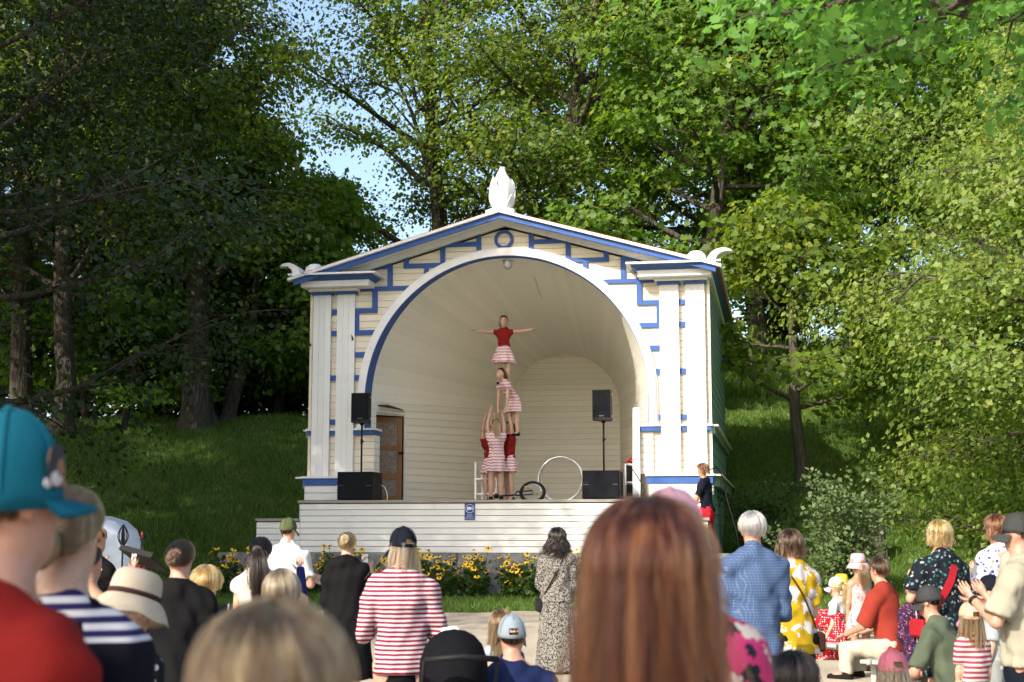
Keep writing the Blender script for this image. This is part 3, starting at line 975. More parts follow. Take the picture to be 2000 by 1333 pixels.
proto('split', 'maple', 71, 9, .17, .35, 3.4, 9, .17, 12, rise=.5, nsec=5, nter=3, clus=.4, trunks=3)
proto('oak', 'oak', 83, 11, .30, .47, 4.6, 44, .125, 17, shape='lobed', rise=.22, droop=-.03, up=.0, nsec=8, nter=4, clus=.24, flat=.2, only=(-.93, .2, .0), tsp=.6)

def put_tree(key, name, x, y, label, rz=0., sc=1.0, sz=None, z=None, group=None, sink=0.0):
    w, l = TREE[key]
    z0 = gh(x, y) - sink if z is None else z
    e = empty(name, (x, y, z0), rz, label, 'tree', group)
    e.scale = (sc, sc, sz or sc)
    a = bpy.data.objects.new('trunk', w); COL.objects.link(a); a.parent = e
    c = bpy.data.objects.new('crown', l); COL.objects.link(c); c.parent = e
    return e
G1 = 'tall park trees behind the bandstand'
put_tree('mapleD', 'maple_tree', -8.4, 38.0, 'massive old maple with thick dark trunk on the hill crest, largest trunk in view', .6, 1.0, group=G1)
put_tree('split', 'maple_tree', -8.0, 39.2, 'small maple with forked crooked stems beside the massive trunk', 1.0, 1.0, group=G1)
put_tree('mapleB', 'maple_tree', -2.2, 45.0, 'tall maple with straight trunk rising behind the roof left of the finial', 2.2, .98, 1.0, group=G1)
put_tree('mapleA', 'maple_tree', 1.2, 43.5, 'tall broad maple whose dark stems show just behind the lotus finial', 4.0, .92, group=G1)
put_tree('mapleC', 'maple_tree', 5.6, 40.5, 'bright green layered maple above the right roof corner', 1.4, 1.0, group=G1)
put_tree('mapleB', 'maple_tree', 7.5, 43.5, 'tall maple with dark straight trunk standing on the sunny bank right of the bandstand', .3, .85, group=G1)
put_tree('mapleC', 'maple_tree', 11.0, 45.0, 'old maple with wide flaring foot on the sunny grass bank', 3.3, 1.1, group=G1)
put_tree('young', 'young_maple_tree', 6.55, 32.5, 'slim young maple in shade on the slope between the bandstand and the lime', .8, 1.0)
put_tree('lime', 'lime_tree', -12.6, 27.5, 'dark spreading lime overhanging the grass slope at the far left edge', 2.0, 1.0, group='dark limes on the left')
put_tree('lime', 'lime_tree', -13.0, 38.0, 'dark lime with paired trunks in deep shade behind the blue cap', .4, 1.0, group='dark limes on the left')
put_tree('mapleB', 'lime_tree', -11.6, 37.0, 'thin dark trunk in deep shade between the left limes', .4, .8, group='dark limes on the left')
put_tree('linden', 'linden_tree', 13.6, 26.5, 'pale sunlit linden with long drooping branches filling the right edge', 2.6, 1.0)
put_tree('oak', 'oak_tree', 6.3, 9.8, 'near oak bough with large lobed leaves at the top right corner', 0, 1.0)
for i, (x, y, w_) in enumerate([(-10.4, 38.4, 'left of the massive trunk'), (-5.4, 39.6, 'beside the left wall of the bandstand'), (-12.2, 41.0, 'between the dark limes'), (-6.9, 42.0, 'behind the forked stems')]):
    put_tree('sapling', 'maple_sapling', x, y, 'bright green young maple ' + w_, i * 1.7, .9 + .12 * i, group='maple saplings under the old trees')
# wood further back closes the view between the trunks
back = [(-17, 44, 'mapleA', 1.0), (-12.5, 50, 'mapleB', .9), (-15, 60, 'mapleA', .9), (4.5, 56, 'mapleA', 1.0), (10.5, 56, 'mapleB', 1.0), (16.5, 50, 'mapleA', 1.05), (17.0, 40, 'mapleC', 1.1), (22, 58, 'mapleB', 1.0), (-22, 52, 'lime', 1.1), (15, 33, 'linden', 1.0)]
words = ['behind the far left limes', 'seen between the left limes and the massive maple', 'far behind the massive maple', 'filling the gap right of the finial', 'behind the bright layered maple', 'behind the pale linden, upper part', 'right of the flaring old maple', 'in the far right corner', 'in the far left corner', 'low behind the pale linden']
for i, (x, y, k, s) in enumerate(back):
    put_tree(k, 'background_tree', x, y, 'distant leafy tree ' + words[i], i * 1.3, s, group='wood beyond the hill')
# trees of the park to the left and behind, whose shade falls on the lawn and the crowd
for i, (x, y, k, s) in enumerate([(-14.6, 14.8, 'mapleA', 1.02), (-19.5, 22.5, 'lime', 1.0), (-24, 30, 'mapleA', 1.0), (-22, 9, 'lime', 1.0), (-11.2, -7.8, 'mapleA', .62), (-11.6, 15.6, 'lime', .88)]):
    put_tree(k, 'park_tree', x, y, 'park tree outside the picture on the left, ' + ['nearest the stage', 'by the grass slope', 'up the hill', 'behind the others', 'behind the nearest spectators', 'closest to the stage steps'][i], i * 1.1 + .3, s, group='trees shading the lawn')

# low shrubs at the wood's edge
def make_shrub(seed, rx, rz, n, leaf, stems=9):
    rng = np.random.default_rng(seed)
    wood = MB()
    cen = []
    for i in range(stems):
        az = i * 2.4 + rng.uniform(-.3, .3); el = rng.uniform(.7, 1.45)
        dv = np.array([math.cos(az) * math.cos(el), math.sin(az) * math.cos(el), math.sin(el)])
        L = rz * rng.uniform(.75, 1.05) if el > 1 else rx * 1.25
        pts = limb_pts(np.array([0, 0, -.1]), dv, L, rng, 6, .02, .10)
        wood.tube(pts, [.022, .02, .017, .014, .011, .008, .004], 5, False)
        for j in range(2, 7):
            for q in range(3):
                d3 = rng.normal(size=3); d3 /= np.linalg.norm(d3)
                e3 = pts[j] + d3 * np.array([rx, rx, rz * .6]) * rng.uniform(.12, .34)
                e3[2] = max(e3[2], .08)
                wood.tube([pts[j], e3], [.007, .003], 3, False)
                cen.append(e3)
    cen = np.array(cen)
    C = cen[rng.integers(0, len(cen), n)] + rng.normal(size=(n, 3)) * np.array([.13, .13, .09])
    C[:, 2] = np.maximum(C[:, 2], .04)
    Nn = np.array([-.25, -.3, .8]) + rng.normal(size=C.shape) * .6
    return wood.mesh('stems'), leaves_mesh('foliage', C, Nn, leaf, rng)
def put_shrub(ms, name, x, y, label, mat, rz=0, sc=1.0, group=None):
    e = empty(name, (x, y, gh(x, y)), rz, label, 'shrub', group)
    e.scale = (sc, sc, sc)
    for nm, me_, mt in (('stems', ms[0], M['bark']), ('foliage', ms[1], mat)):
        if len(me_.materials) == 0: me_.materials.append(mt)
        o = bpy.data.objects.new(nm, me_); COL.objects.link(o); o.parent = e
sh1 = make_shrub(5, 1.05, 2.0, 5200, .085, 13)
sh2 = make_shrub(9, 1.3, 2.2, 4200, .10, 12)
put_shrub(sh1, 'shrub', 5.75, 25.0, 'sunlit pale green shrub standing right of the bandstand', M['shrubleaf'], .4, 1.0)
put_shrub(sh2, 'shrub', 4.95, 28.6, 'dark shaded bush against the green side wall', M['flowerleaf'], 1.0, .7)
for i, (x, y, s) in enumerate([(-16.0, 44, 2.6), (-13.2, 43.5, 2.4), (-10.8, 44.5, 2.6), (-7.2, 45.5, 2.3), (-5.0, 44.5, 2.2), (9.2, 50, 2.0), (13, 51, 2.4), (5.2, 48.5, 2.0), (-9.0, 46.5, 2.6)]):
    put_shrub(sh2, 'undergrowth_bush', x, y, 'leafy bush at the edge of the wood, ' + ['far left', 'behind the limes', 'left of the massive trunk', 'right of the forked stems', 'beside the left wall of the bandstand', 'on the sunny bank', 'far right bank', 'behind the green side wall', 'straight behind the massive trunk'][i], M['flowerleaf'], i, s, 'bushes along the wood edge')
# tree stump
sp = at(1702, 1010, 29.0)
e = empty('tree_stump', (sp.x, 29.0, gh(sp.x, 29.0)), 0, 'old grey tree stump on the shaded slope behind the shrub', 'stump')
ms = MB(); n = 16
pr = [(.36, -.2), (.31, .1), (.27, .4), (.265, .62)]
ms.lathe(pr, (0, 0, 0), n, None, False)
ms.v = [(x * (1 + .12 * math.sin(5 * math.atan2(y, x))), y * (1 + .10 * math.sin(4 * math.atan2(y, x))), z + .03 * math.sin(3 * math.atan2(y, x)) * (z > .5)) for x, y, z in ms.v]
ms.build('stump_body', M['bark'], e)
MB().lathe([(0, .60), (.12, .605), (.262, .60)], (0, 0, 0), n).build('cut_face', plain('cut_wood', (.20, .17, .13), .8, var=.3, scale=25), e)

# grass blades on the lawn and the slopes
rg = np.random.default_rng(3)
def scatter(n, x0, x1, y0, y1, hmin, hmax, test=None):
    X = rg.uniform(x0, x1, n); Y = y0 + (y1 - y0) * rg.uniform(0, 1, n)
    if test is not None:
        k = test(X, Y); X, Y = X[k], Y[k]
    Hh = rg.uniform(hmin, hmax, len(X)) * (0.6 + .8 * (np.sin(X * 1.7) * np.sin(Y * 1.3) * .5 + .5))
    return np.stack([X, Y, Hh], 1)
def not_building(X, Y):
    lx = (X - BX) * cY - (Y - BY) * sY; ly = (X - BX) * sY + (Y - BY) * cY
    return ~((lx > -5.15) & (lx < 4.15) & (ly > -1.15) & (ly < 7.9))
pfar = np.vectorize(path_far)
B = np.concatenate([
    scatter(60000, -14, -2.5, 25.5, 41.5, .08, .20, not_building),
    scatter(45000, 3.5, 15, 25.5, 44, .08, .20, not_building),
    scatter(14000, 4, 16, 42, 48, .25, .55, not_building),
    scatter(52000, -9, 11, 18.5, 26.5, .05, .11, lambda X, Y: (Y > pfar(X) + .02) & not_building(X, Y)),
])
n = len(B)
Z = ground_h(B[:, 0], B[:, 1]) - .01
ang = rg.uniform(0, 2 * np.pi, n)
wd = rg.uniform(.006, .014, n) * (1 + B[:, 2] * 2)
tip = np.stack([rg.normal(0, .45, n) * B[:, 2], rg.normal(0, .45, n) * B[:, 2], B[:, 2]], 1)
P0 = np.stack([B[:, 0], B[:, 1], Z], 1)
side = np.stack([np.cos(ang) * wd, np.sin(ang) * wd, np.zeros(n)], 1)
V = np.stack([P0 - side, P0 + side, P0 + tip], 1).reshape(-1, 3)
me = np_mesh('grass', V, np.arange(3 * n).reshape(n, 3))
M['grass'] = leaf_mat('grass_blade', (0.05, 0.105, 0.015), (0.13, 0.21, 0.036), (2.2, 2.2, 1.1), .35, (0.24, 0.24, 0.08))
tag(link('grass', me, M['grass']), 'short mown grass on the lawn and the hillside', 'grass', kind='stuff')

# ================================================================ things on and round the stage
def on_stage(name, x, y, label, cat, rz=0.0, z=ZF, group=None):
    return empty(name, bw(x, y, z), -YAW + rz, label, cat, group)
# subwoofers
M['charc'] = plain('charcoal_metal', (.06, .06, .065), .4)
def subwoofer(x, y, label):
    e = on_stage('subwoofer', x, y, label, 'speaker', group='subwoofers at the stage edge')
    MB().bbox(-.33, .33, -.30, .36, .012, .515, .012).build('cabinet', M['black'], e)
    MB().bbox(-.315, .315, -.315, -.301, .03, .50, .006).build('grille', M['grille'], e)
    for sx in (-1, 1):
        for (ya, yb, za, zb_) in ((-.16, -.10, .30, .42), (-.16, -.10, .16, .25), (.10, .16, .30, .42), (.10, .16, .16, .25)):
            MB().box(sx * .3305 - .003, sx * .3305 + .003, ya, yb, za, zb_).build('port', M['dark'], e)
    for (xx, zz) in ((-.24, .10), (.20, .10), (-.24, .43), (.20, .43)):
        MB().ball((xx, -.318, zz), (.012, .004, .012), 8, 5).build('screw', M['grille'], e)
    for xx in (-.26, .26):
        MB().box(xx - .05, xx + .05, -.320, -.316, .26, .272).build('badge', M['charc'], e)
    for (xx, yy) in ((-.28, -.25), (.28, -.25), (-.28, .3), (.28, .3)):
        MB().lathe([(0, 0), (.02, 0), (.02, .014), (0, .014)], (xx, yy, 0), 10).build('foot', M['black'], e)
    return e
subwoofer(-2.59, -.62, 'black subwoofer standing on the stage before the brown door')
subwoofer(1.85, -.40, 'black subwoofer standing on the stage next to the flight case')
def top_speaker(x, y, rz, label):
    e = on_stage('loudspeaker', x, y, label, 'speaker', rz, ZF + .517, 'loudspeakers on poles')
    MB().tube([(0, 0, 0), (0, 0, .92)], .017, 10).build('pole', M['black'], e)
    MB().tube([(0, 0, .52), (0, 0, .60)], .024, 10).tube([(0, 0, .57), (.045, .02, .57)], .009, 6).build('pole_clamp', M['black'], e)
    MB().tube([(0, 0, .86), (0, 0, .90)], .035, 12).build('pole_cup', M['black'], e)
    vs = []
    for (zz, k) in ((.90, 0), (1.445, 0)):
        vs += [(-.165, -.17, zz), (.165, -.17, zz), (.165, .02, zz), (.095, .18, zz), (-.095, .18, zz), (-.165, .02, zz)]
    cab = MB().add(vs, [(5, 4, 3, 2, 1, 0), (6, 7, 8, 9, 10, 11)] + [(i, (i + 1) % 6, (i + 1) % 6 + 6, i + 6) for i in range(6)]).build('cabinet', M['black'], e)
    MB().bbox(-.155, .155, -.182, -.171, .955, 1.435, .006).build('grille', M['grille'], e)
    MB().box(-.045, .045, -.186, -.183, .965, .985).build('badge', M['charc'], e)
    for sx in (-1, 1):
        MB().box(sx * .166 - .002, sx * .166 + .002, -.06, .0, 1.35, 1.39).box(sx * .166 - .002, sx * .166 + .002, -.06, .0, .96, 1.0).build('bracket', M['alu'], e)
    return e
top_speaker(-2.57, -.58, .05, 'black loudspeaker on a pole before the left pilasters')
top_speaker(1.87, -.36, -.10, 'black loudspeaker on a pole before the pale rear wall')
# flight case rack with mixer and a red cloth
e = on_stage('flight_case', 2.42, .55, 'open black flight case rack with aluminium edges beside the white upright board', 'flight case')
MB().box(-.22, .22, -.25, .25, .06, .30).box(-.22, .22, -.25, .25, .34, .64).build('case_body', M['black'], e)
g = MB()
for xx in (-.23, .23):
    for yy in (-.26, .26):
        g.box(xx - .014, xx + .014, yy - .014, yy + .014, .05, .66)
for zz in (.05, .32, .65):
    for yy in (-.26, .26): g.box(-.216, .216, yy - .012, yy + .012, zz, zz + .028)
    for xx in (-.23, .23): g.box(xx - .012, xx + .012, -.246, .246, zz, zz + .028)
g.build('edge_rail', M['alu'], e)
for xx in (-.18, .18):
    for yy in (-.2, .2): MB().ball((xx, yy, .03), .03, 8, 6).build('caster', M['black'], e)
for k in range(4): MB().box(-.17, .17, -.264, -.252, .37 + k * .065, .42 + k * .065).build('rack_unit', M['grille'], e)
e2 = on_stage('mixing_desk', 2.46, .55, 'small black mixing desk with cables lying on the flight case', 'mixer', 0, ZF + .68)
MB().add([(-.18, -.2, 0), (.18, -.2, 0), (.18, .2, 0), (-.18, .2, 0), (-.18, -.2, .03), (.18, -.2, .03), (.18, .2, .10), (-.18, .2, .10)], [(3, 2, 1, 0), (4, 5, 6, 7), (0, 1, 5, 4), (1, 2, 6, 5), (2, 3, 7, 6), (3, 0, 4, 7)]).build('desk_body', M['black'], e2)
g = MB()
for i in range(7):
    for j in range(4): g.ball((-.14 + i * .046, -.13 + j * .085, .045 + (j * .085 + .07) * .175), .010, 6, 4)
g.build('knobs', M['alu'], e2)
MB().tube([(-.05, .18, .10), (-.06, .25, .20), (-.01, .22, .26), (.03, .2, .12)], .006, 5).build('cable', M['black'], e2)
M['redcloth'] = plain('red_cloth', (.45, .02, .025), .8)
rc = np.random.default_rng(2)
mb = MB()
vs = []
for i in range(9):
    for j in range(9):
        u, w = i / 8 - .5, j / 8 - .5
        vs.append((u * .26, w * .26, .085 * max(0, 1 - 2.2 * math.hypot(u, w)) + .012 * math.sin(9 * u + 7 * w) + .02))
mb.add(vs, [(i * 9 + j, i * 9 + 9 + j, i * 9 + 10 + j, i * 9 + j + 1) for i in range(8) for j in range(8)], True)
e3 = mb.build('cloth', M['redcloth']); e3.location = bw(2.27, .40, ZF + .69); tag(e3, 'crumpled red cloth lying on the flight case', 'cloth')
# cables
def cable(pts, r, mat, label):
    o = MB().tube([bw(*p) for p in pts], r, 6).build('cable', mat)
    tag(o, label, 'cable', 'audio cables')
cable([(2.36, -.19, 2.72), (2.44, -.2, 2.60), (2.55, -.27, 2.42), (2.60, -.33, 2.30), (2.52, -.34, 2.20), (2.35, -.3, 2.17)], .008, M['black'], 'black cable hanging down the white upright board')
cable([(-2.24, -.45, 2.45), (-2.16, -.5, 2.42), (-2.09, -.55, 2.32), (-2.07, -.58, 2.2), (-2.08, -.58, 2.168)], .007, M['whiteplain'], 'white cable curving down beside the subwoofer by the door')
# the crew cable at the right corner
cable([(3.72, -.62, 2.66), (3.86, -.45, 2.72), (3.95, -.4, 2.60), (4.05, -.42, 2.15), (4.2, -.45, 1.6), (4.25, -.45, 1.24)], .012, M['black'], 'thick black cable looping behind the seated crew member')
# camera surveillance sign
e = empty('sign', bw(-.4415, -1.008, 1.949), -YAW, 'small blue camera surveillance sign on the white stage front', 'sign')
M['signblue'] = plain('sign_blue', (.015, .045, .20), .4, var=.05)
M['signwhite'] = plain('sign_white', (.62, .68, .80), .5, var=.03)
MB().bbox(-.095, .095, -.008, .0, -.145, .145, .002).build('plate', M['signblue'], e)
mb = MB(); n = 40; vs = []; fs = []
for k in range(n):
    a = 2 * math.pi * k / n
    for r in (.070, .078): vs.append((r * math.cos(a), -.0095, .055 + r * math.sin(a)))
mb.add(vs, [(2 * k, 2 * k + 1, (2 * k + 3) % (2 * n), (2 * k + 2) % (2 * n)) for k in range(n)])
mb.build('ring', M['signwhite'], e)
mb = MB()
mb.add([(x, -.0097, z) for x, z in [(-.05, .035), (.025, .035), (.025, .085), (-.05, .085)]], [(0, 1, 2, 3)])
mb.add([(x, -.0097, z) for x, z in [(.026, .050), (.052, .034), (.052, .080), (.026, .066)]], [(0, 1, 2, 3)])
mb.add([(x, -.0097, z) for x, z in [(-.042, .034), (-.028, .034), (-.026, .020), (-.036, .020)]], [(3, 2, 1, 0)])
mb.build('camera_symbol', M['signwhite'], e)
def text(body, size, loc, mat, parent, name='lettering', rx=90):
    cu = bpy.data.curves.new('txt', 'FONT'); cu.body = body; cu.size = size; cu.align_x = 'CENTER'; cu.resolution_u = 2
    o = bpy.data.objects.new('t', cu); COL.objects.link(o)
    dg = bpy.context.evaluated_depsgraph_get()
    me_ = bpy.data.meshes.new_from_object(o.evaluated_get(dg))
    bpy.data.objects.remove(o)
    q = link(name, me_, mat, parent); q.location = loc; q.rotation_euler = (R(rx), 0, 0)
    return q
for body, z, sz in (('Alueella', -.062, .030), ('tallentava', -.092, .030), ('kameravalvonta', -.120, .0265)):
    text(body, sz, (0, -.0098, z), M['signwhite'], e)
# white wooden chair at the back of the stage
e = on_stage('chair', -.66, 1.75, 'white wooden chair behind the acrobats', 'chair', R(-8))
for (x, y, h) in ((-.20, -.19, .80), (-.20, .19, .80), (.22, -.19, .44), (.22, .19, .44)):
    MB().box(x - .019, x + .019, y - .019, y + .019, 0, h).build('leg', M['whiteplain'], e)
MB().bbox(-.23, .25, -.22, .22, .442, .475, .006).build('seat', M['whiteplain'], e)
for z in (.58, .68, .76):
    MB().box(-.212, -.188, -.170, .170, z, z + .035).build('back_rail', M['whiteplain'], e)
for y in (-.19, .19):
    MB().box(-.178, .198, y - .011, y + .011, .16, .19).build('stretcher', M['whiteplain'], e)
# hoops
def ring(name, c, Rr, r, rx, rz, mat, n=56):
    mb = MB(); vs = []; k = 8
    Mx = Matrix.Rotation(rz, 3, 'Z') @ Matrix.Rotation(rx, 3, 'X')
    for i in range(n):
        a = 2 * math.pi * i / n
        for j in range(k):
            b_ = 2 * math.pi * j / k
            v = Vector(((Rr + r * math.cos(b_)) * math.cos(a), (Rr + r * math.cos(b_)) * math.sin(a), r * math.sin(b_)))
            vs.append(Mx @ v + Vector(c))
    mb.add(vs, [(i * k + j, ((i + 1) % n) * k + j, ((i + 1) % n) * k + (j + 1) % k, i * k + (j + 1) % k) for i in range(n) for j in range(k)], True)
    return mb
p = bw(.80, 1.5, ZF + .445)
for dx, tilt, lb in ((0, R(86), 'silver acrobatic hoop standing on edge on the stage, front one of two'), (.035, R(95), 'silver acrobatic hoop standing on edge on the stage, rear one of two')):
    o = ring('hoop', (0, 0, 0), .43, .015, tilt, -YAW, M['steel']).build('hoop', M['steel'])
    o.location = p + Vector((dx, .14 if dx else 0, 0)); tag(o, lb, 'hoop', 'hoops')
# unicycle lying on the stage
e = on_stage('unicycle', .42, .55, 'black unicycle lying on the stage beside the hoops', 'unicycle', .1)
ring('t', (0, 0, .165), .215, .035, R(58), 0, None, 40).build('tyre', M['black'], e)
ring('t', (0, 0, .165), .185, .012, R(58), 0, None, 40).build('rim', M['alu'], e)
ax = Vector((0, -math.sin(R(58)), math.cos(R(58)))) ; c0 = Vector((0, 0, .165))
g = MB()
for k in range(14):
    a = 2 * math.pi * k / 14
    d = Matrix.Rotation(R(58), 3, 'X') @ Vector((math.cos(a), math.sin(a), 0))
    g.tube([c0, c0 + d * .185], .0025, 4)
g.build('spokes', M['alu'], e)
g = MB()
for q in (-.06, .06):
    g.tube([c0 + ax * q, c0 + ax * q + Vector((-.30, 0, -.02)), Vector((-.32, 0, .12))], .014, 8)
g.tube([(-.32, 0, .12), (-.62, .02, .10)], .016, 8)
g.build('fork', M['black'], e)
MB().ball((-.68, .02, .10), (.055, .13, .05), 12, 8).build('saddle', M['black'], e)
M['yellowplastic'] = plain('yellow_plastic', (.65, .38, .02), .5)
for q, sx in ((-.09, 1), (.09, -1)):
    MB().tube([c0 + ax * q, c0 + ax * q + Vector((sx * .10, 0, .03))], .010, 6).build('crank', M['alu'], e)
    MB().bbox(-.045, .045, -.03, .03, -.012, .012, .004, Matrix.Translation(c0 + ax * (q * 1.5) + Vector((sx * .10, 0, .03)))).build('pedal', M['yellowplastic'], e)
# white ribbed trailer hood parked on the lawn at the left
e = empty('trailer_hood', (-6.45, 20.6, gh(-6.4, 20.6)), R(6), 'white ribbed plastic trailer hood parked behind the crowd at the left', 'trailer')
mb = MB()
prof_ = []
nx_ = 36
vs = []
Lh, Wh = 1.15, .85
rows = [(0.30, 1.0), (.55, 1.0), (.95, .985), (1.20, .95), (1.42, .88), (1.55, .76), (1.62, .58), (1.64, .30), (1.645, .0)]
for (z, k) in rows:
    for i in range(nx_):
        a = 2 * math.pi * i / nx_
        ca, sa = math.cos(a), math.sin(a)
        sx_ = abs(ca) ** .45 * (1 if ca > 0 else -1); sy_ = abs(sa) ** .45 * (1 if sa > 0 else -1)
        rib = 1 + (.030 if (i % 4) < 2 else 0) * (1 if z > .6 else 0)
        vs.append((Lh * sx_ * k * rib, Wh * sy_ * k * rib, z))
mb.add(vs, [(r * nx_ + i, r * nx_ + (i + 1) % nx_, r * nx_ + nx_ + (i + 1) % nx_, r * nx_ + nx_ + i) for r in range(len(rows) - 1) for i in range(nx_)], False)
M['hood'] = plain('white_gelcoat', (.62, .66, .72), .35, var=.06)
mb.build('hood_shell', M['hood'], e)
MB().bbox(-1.2, 1.2, -.9, .9, .22, .30, .01).build('hood_rim', M['alu'], e)
for (x, y) in ((-.1, -.98), (-.1, .98)):
    MB().lathe([(.0, -.07), (.24, -.07), (.26, -.04), (.26, .04), (.24, .07), (0, .07)], (0, 0, 0), 24, Matrix.Translation((x, y, .26)) @ Matrix.Rotation(R(90), 4, 'X')).build('wheel', M['black'], e)
# music stand, microphone stands, chrome chairs for the band
p = at(285, 1090, 15.5)
e = empty('music_stand', (p.x, 15.5, gh(p.x, 15.5)), R(-25), 'black music stand with a white sheet on the lawn at the left', 'music stand')
MB().tube([(0, 0, .05), (0, 0, 1.22)], .013, 8).build('column', M['black'], e)
for k in range(3):
    a = k * 2.094 + .4
    MB().tube([(0, 0, .32), (.26 * math.cos(a), .26 * math.sin(a), .01)], .009, 6).build('leg', M['black'], e)
Mt = Matrix.Translation((0, -.02, 1.27)) @ Matrix.Rotation(R(-28), 4, 'X') @ Matrix.Rotation(R(12), 4, 'Y')
MB().bbox(-.24, .24, -.17, .17, -.008, .008, .003, Mt).box(-.24, .24, -.185, -.171, -.008, .05, Mt).build('desk', M['black'], e)
o = MB().box(-.21, .21, -.15, .14, .010, .013).build('sheet_music', M['whiteplain']); o.matrix_world = Matrix.Translation((p.x, 15.5, gh(p.x, 15.5))) @ Matrix.Rotation(R(-25), 4, 'Z') @ Mt
tag(o, 'white sheet lying on the black music stand', 'sheet')
p = at(240, 1060, 16.5)
e = empty('lantern_stand', (p.x, 16.5, gh(p.x, 16.5)), 0, 'thin black stand with a wrought wire lantern in front of the ribbed hood', 'stand')
MB().tube([(0, 0, 0), (0, 0, 1.62)], .012, 8).build('post', M['black'], e)
g = MB()
for k in range(6):
    a = k * math.pi / 3
    pts = [(.06 * math.sin(math.pi * t) * math.cos(a) + .0, .06 * math.sin(math.pi * t) * math.sin(a), 1.38 + .26 * t) for t in np.linspace(0, 1, 9)]
    g.tube(pts, .006, 5)
    g.tube([(.03 * math.cos(a + q) * (1 - q / 8), .03 * math.sin(a + q) * (1 - q / 8), 1.42 + q * .02) for q in np.linspace(0, 6, 12)], .004, 4)
g.build('wire_cage', M['black'], e)
MB().lathe([(0, 0), (.14, 0), (.14, .012), (.02, .03), (0, .03)], (0, 0, 0), 16).build('base', M['black'], e)
p = at(277, 1050, 16.0)
e = empty('microphone_stand', (p.x, 16.0, gh(p.x, 16)), 0, 'black microphone stand on the lawn right of the wire lantern', 'microphone stand')
MB().tube([(0, 0, .1), (0, 0, 1.48)], .010, 8).build('pole', M['black'], e)
MB().tube([(0, 0, 1.48), (.05, -.05, 1.52)], .022, 10).build('microphone', M['black'], e)
for k in range(3):
    a = k * 2.094
    MB().tube([(0, 0, .18), (.24 * math.cos(a), .24 * math.sin(a), .01)], .008, 6).build('leg', M['black'], e)
e = empty('violin', (p.x + .02, 15.93, gh(p.x, 16) + .98), R(15), 'red violin hung upright on the microphone stand', 'violin')
M['redwood'] = plain('red_lacquer', (.22, .018, .012), .3)
vp = [(.0, .0), (.07, .005), (.095, .05), (.085, .10), (.055, .145), (.06, .175), (.082, .22), (.075, .27), (.03, .30)]
poly = vp + [(-x, z) for x, z in vp[::-1]]
MB().prism(poly[:-1], -.02, .02).build('violin_body', M['redwood'], e)
MB().box(-.012, .012, -.03, -.021, .08, .52).build('neck', M['black'], e)
MB().tube([(0, -.02, .52), (0, -.03, .57), (0, .0, .585)], .012, 6).build('scroll', M['redwood'], e)
def chrome_chair(x, y, rz, label):
    e = empty('chair', (x, y, gh(x, y)), rz, label, 'chair', 'chrome chairs for the band')
    for s_ in (-1, 1):
        MB().tube([(s_ * .21, .20, 0), (s_ * .21, .18, .45), (s_ * .21, -.20, .45), (s_ * .21, -.26, 0)], .011, 8).build('leg', M['steel'], e)
        MB().tube([(s_ * .21, -.20, .45), (s_ * .20, -.28, .62), (s_ * .19, -.33, .84)], .011, 8).build('back_post', M['steel'], e)
    MB().bbox(-.20, .20, -.20, .20, .452, .485, .008).build('seat', M['black'], e)
    MB().bbox(-.185, .185, -.32, -.295, .60, .82, .006).build('backrest', M['black'], e)
    MB().tube([(-.21, -.25, .05), (.21, -.25, .05)], .010, 6).build('crossbar', M['steel'], e)
p = at(318, 1150, 14.5)
chrome_chair(p.x, 14.5, R(70), 'chrome framed chair right of the music stand, nearest of three')
chrome_chair(p.x + .14, 15.2, R(70), 'chrome framed chair right of the music stand, middle of three')
chrome_chair(p.x - .35, 15.0, R(50), 'chrome framed chair under the music stand, farthest left of three')
# benches for the audience at the right
def bench(x, y, rz, label, L=2.4, ht=.44):
    e = empty('bench', (x, y, gh(x, y)), rz, label, 'bench', 'plank benches for the audience')
    for k in (-1, 0, 1):
        MB().bbox(-L / 2, L / 2, k * .13 - .06, k * .13 + .06, ht - .04, ht, .005).build('seat_plank', M['benchgrey'], e)
    for sx in (-1, 1):
        MB().box(sx * (L / 2 - .25) - .04, sx * (L / 2 - .25) + .04, -.17, .17, ht - .08, ht - .042).build('cross_rail', M['benchgrey'], e)
        for sy in (-1, 1):
            MB().box(sx * (L / 2 - .25) - .03, sx * (L / 2 - .25) + .03, sy * .14 - .03, sy * .14 + .03, -.05, ht - .08).build('leg', M['benchgrey'], e)
    return e
M['benchgrey'] = paint('bench_grey', (.34, .36, .34), amount=.5)
# pram beside the striped shirt
p = at(885, 1200, 8.4)
e = empty('pram', (p.x, 8.4, 0), R(8), 'black pram with its hood up, pushed by the woman in stripes', 'pram')
e.scale = (.80, .9, .93)
M['pramcloth'] = plain('black_pram_cloth', (.007, .007, .009), .85, bmp=.3, scale=14, spec=.05)
mb = MB(); vs = []
for i in range(13):
    t = i / 12
    a = R(-20 + 128 * t)
    for j in range(11):
        b_ = math.pi * j / 10
        rr = 1 + .025 * math.sin(t * math.pi * 8)
        vs.append((-.24 * math.cos(b_) * (1.0 + .05 * math.sin(a)), -.05 - .36 * math.cos(a) * math.sin(b_) * .95 * rr, .72 + .40 * math.sin(a) * math.sin(b_) ** .5 * rr))
mb.add(vs, [(i * 11 + j, i * 11 + j + 1, i * 11 + j + 12, i * 11 + j + 11) for i in range(12) for j in range(10)], True)
mb.build('hood', M['pramcloth'], e)
MB().bbox(-.25, .25, -.40, .45, .48, .74, .05).build('carrycot', M['pramcloth'], e)
for sx in (-1, 1):
    MB().tube([(sx * .24, .40, .24), (sx * .26, -.05, .52), (sx * .25, -.52, .98)], .014, 8).build('frame_tube', M['black'], e)
    MB().tube([(sx * .24, -.42, .22), (sx * .26, .1, .50)], .014, 8).build('frame_tube', M['alu'], e)
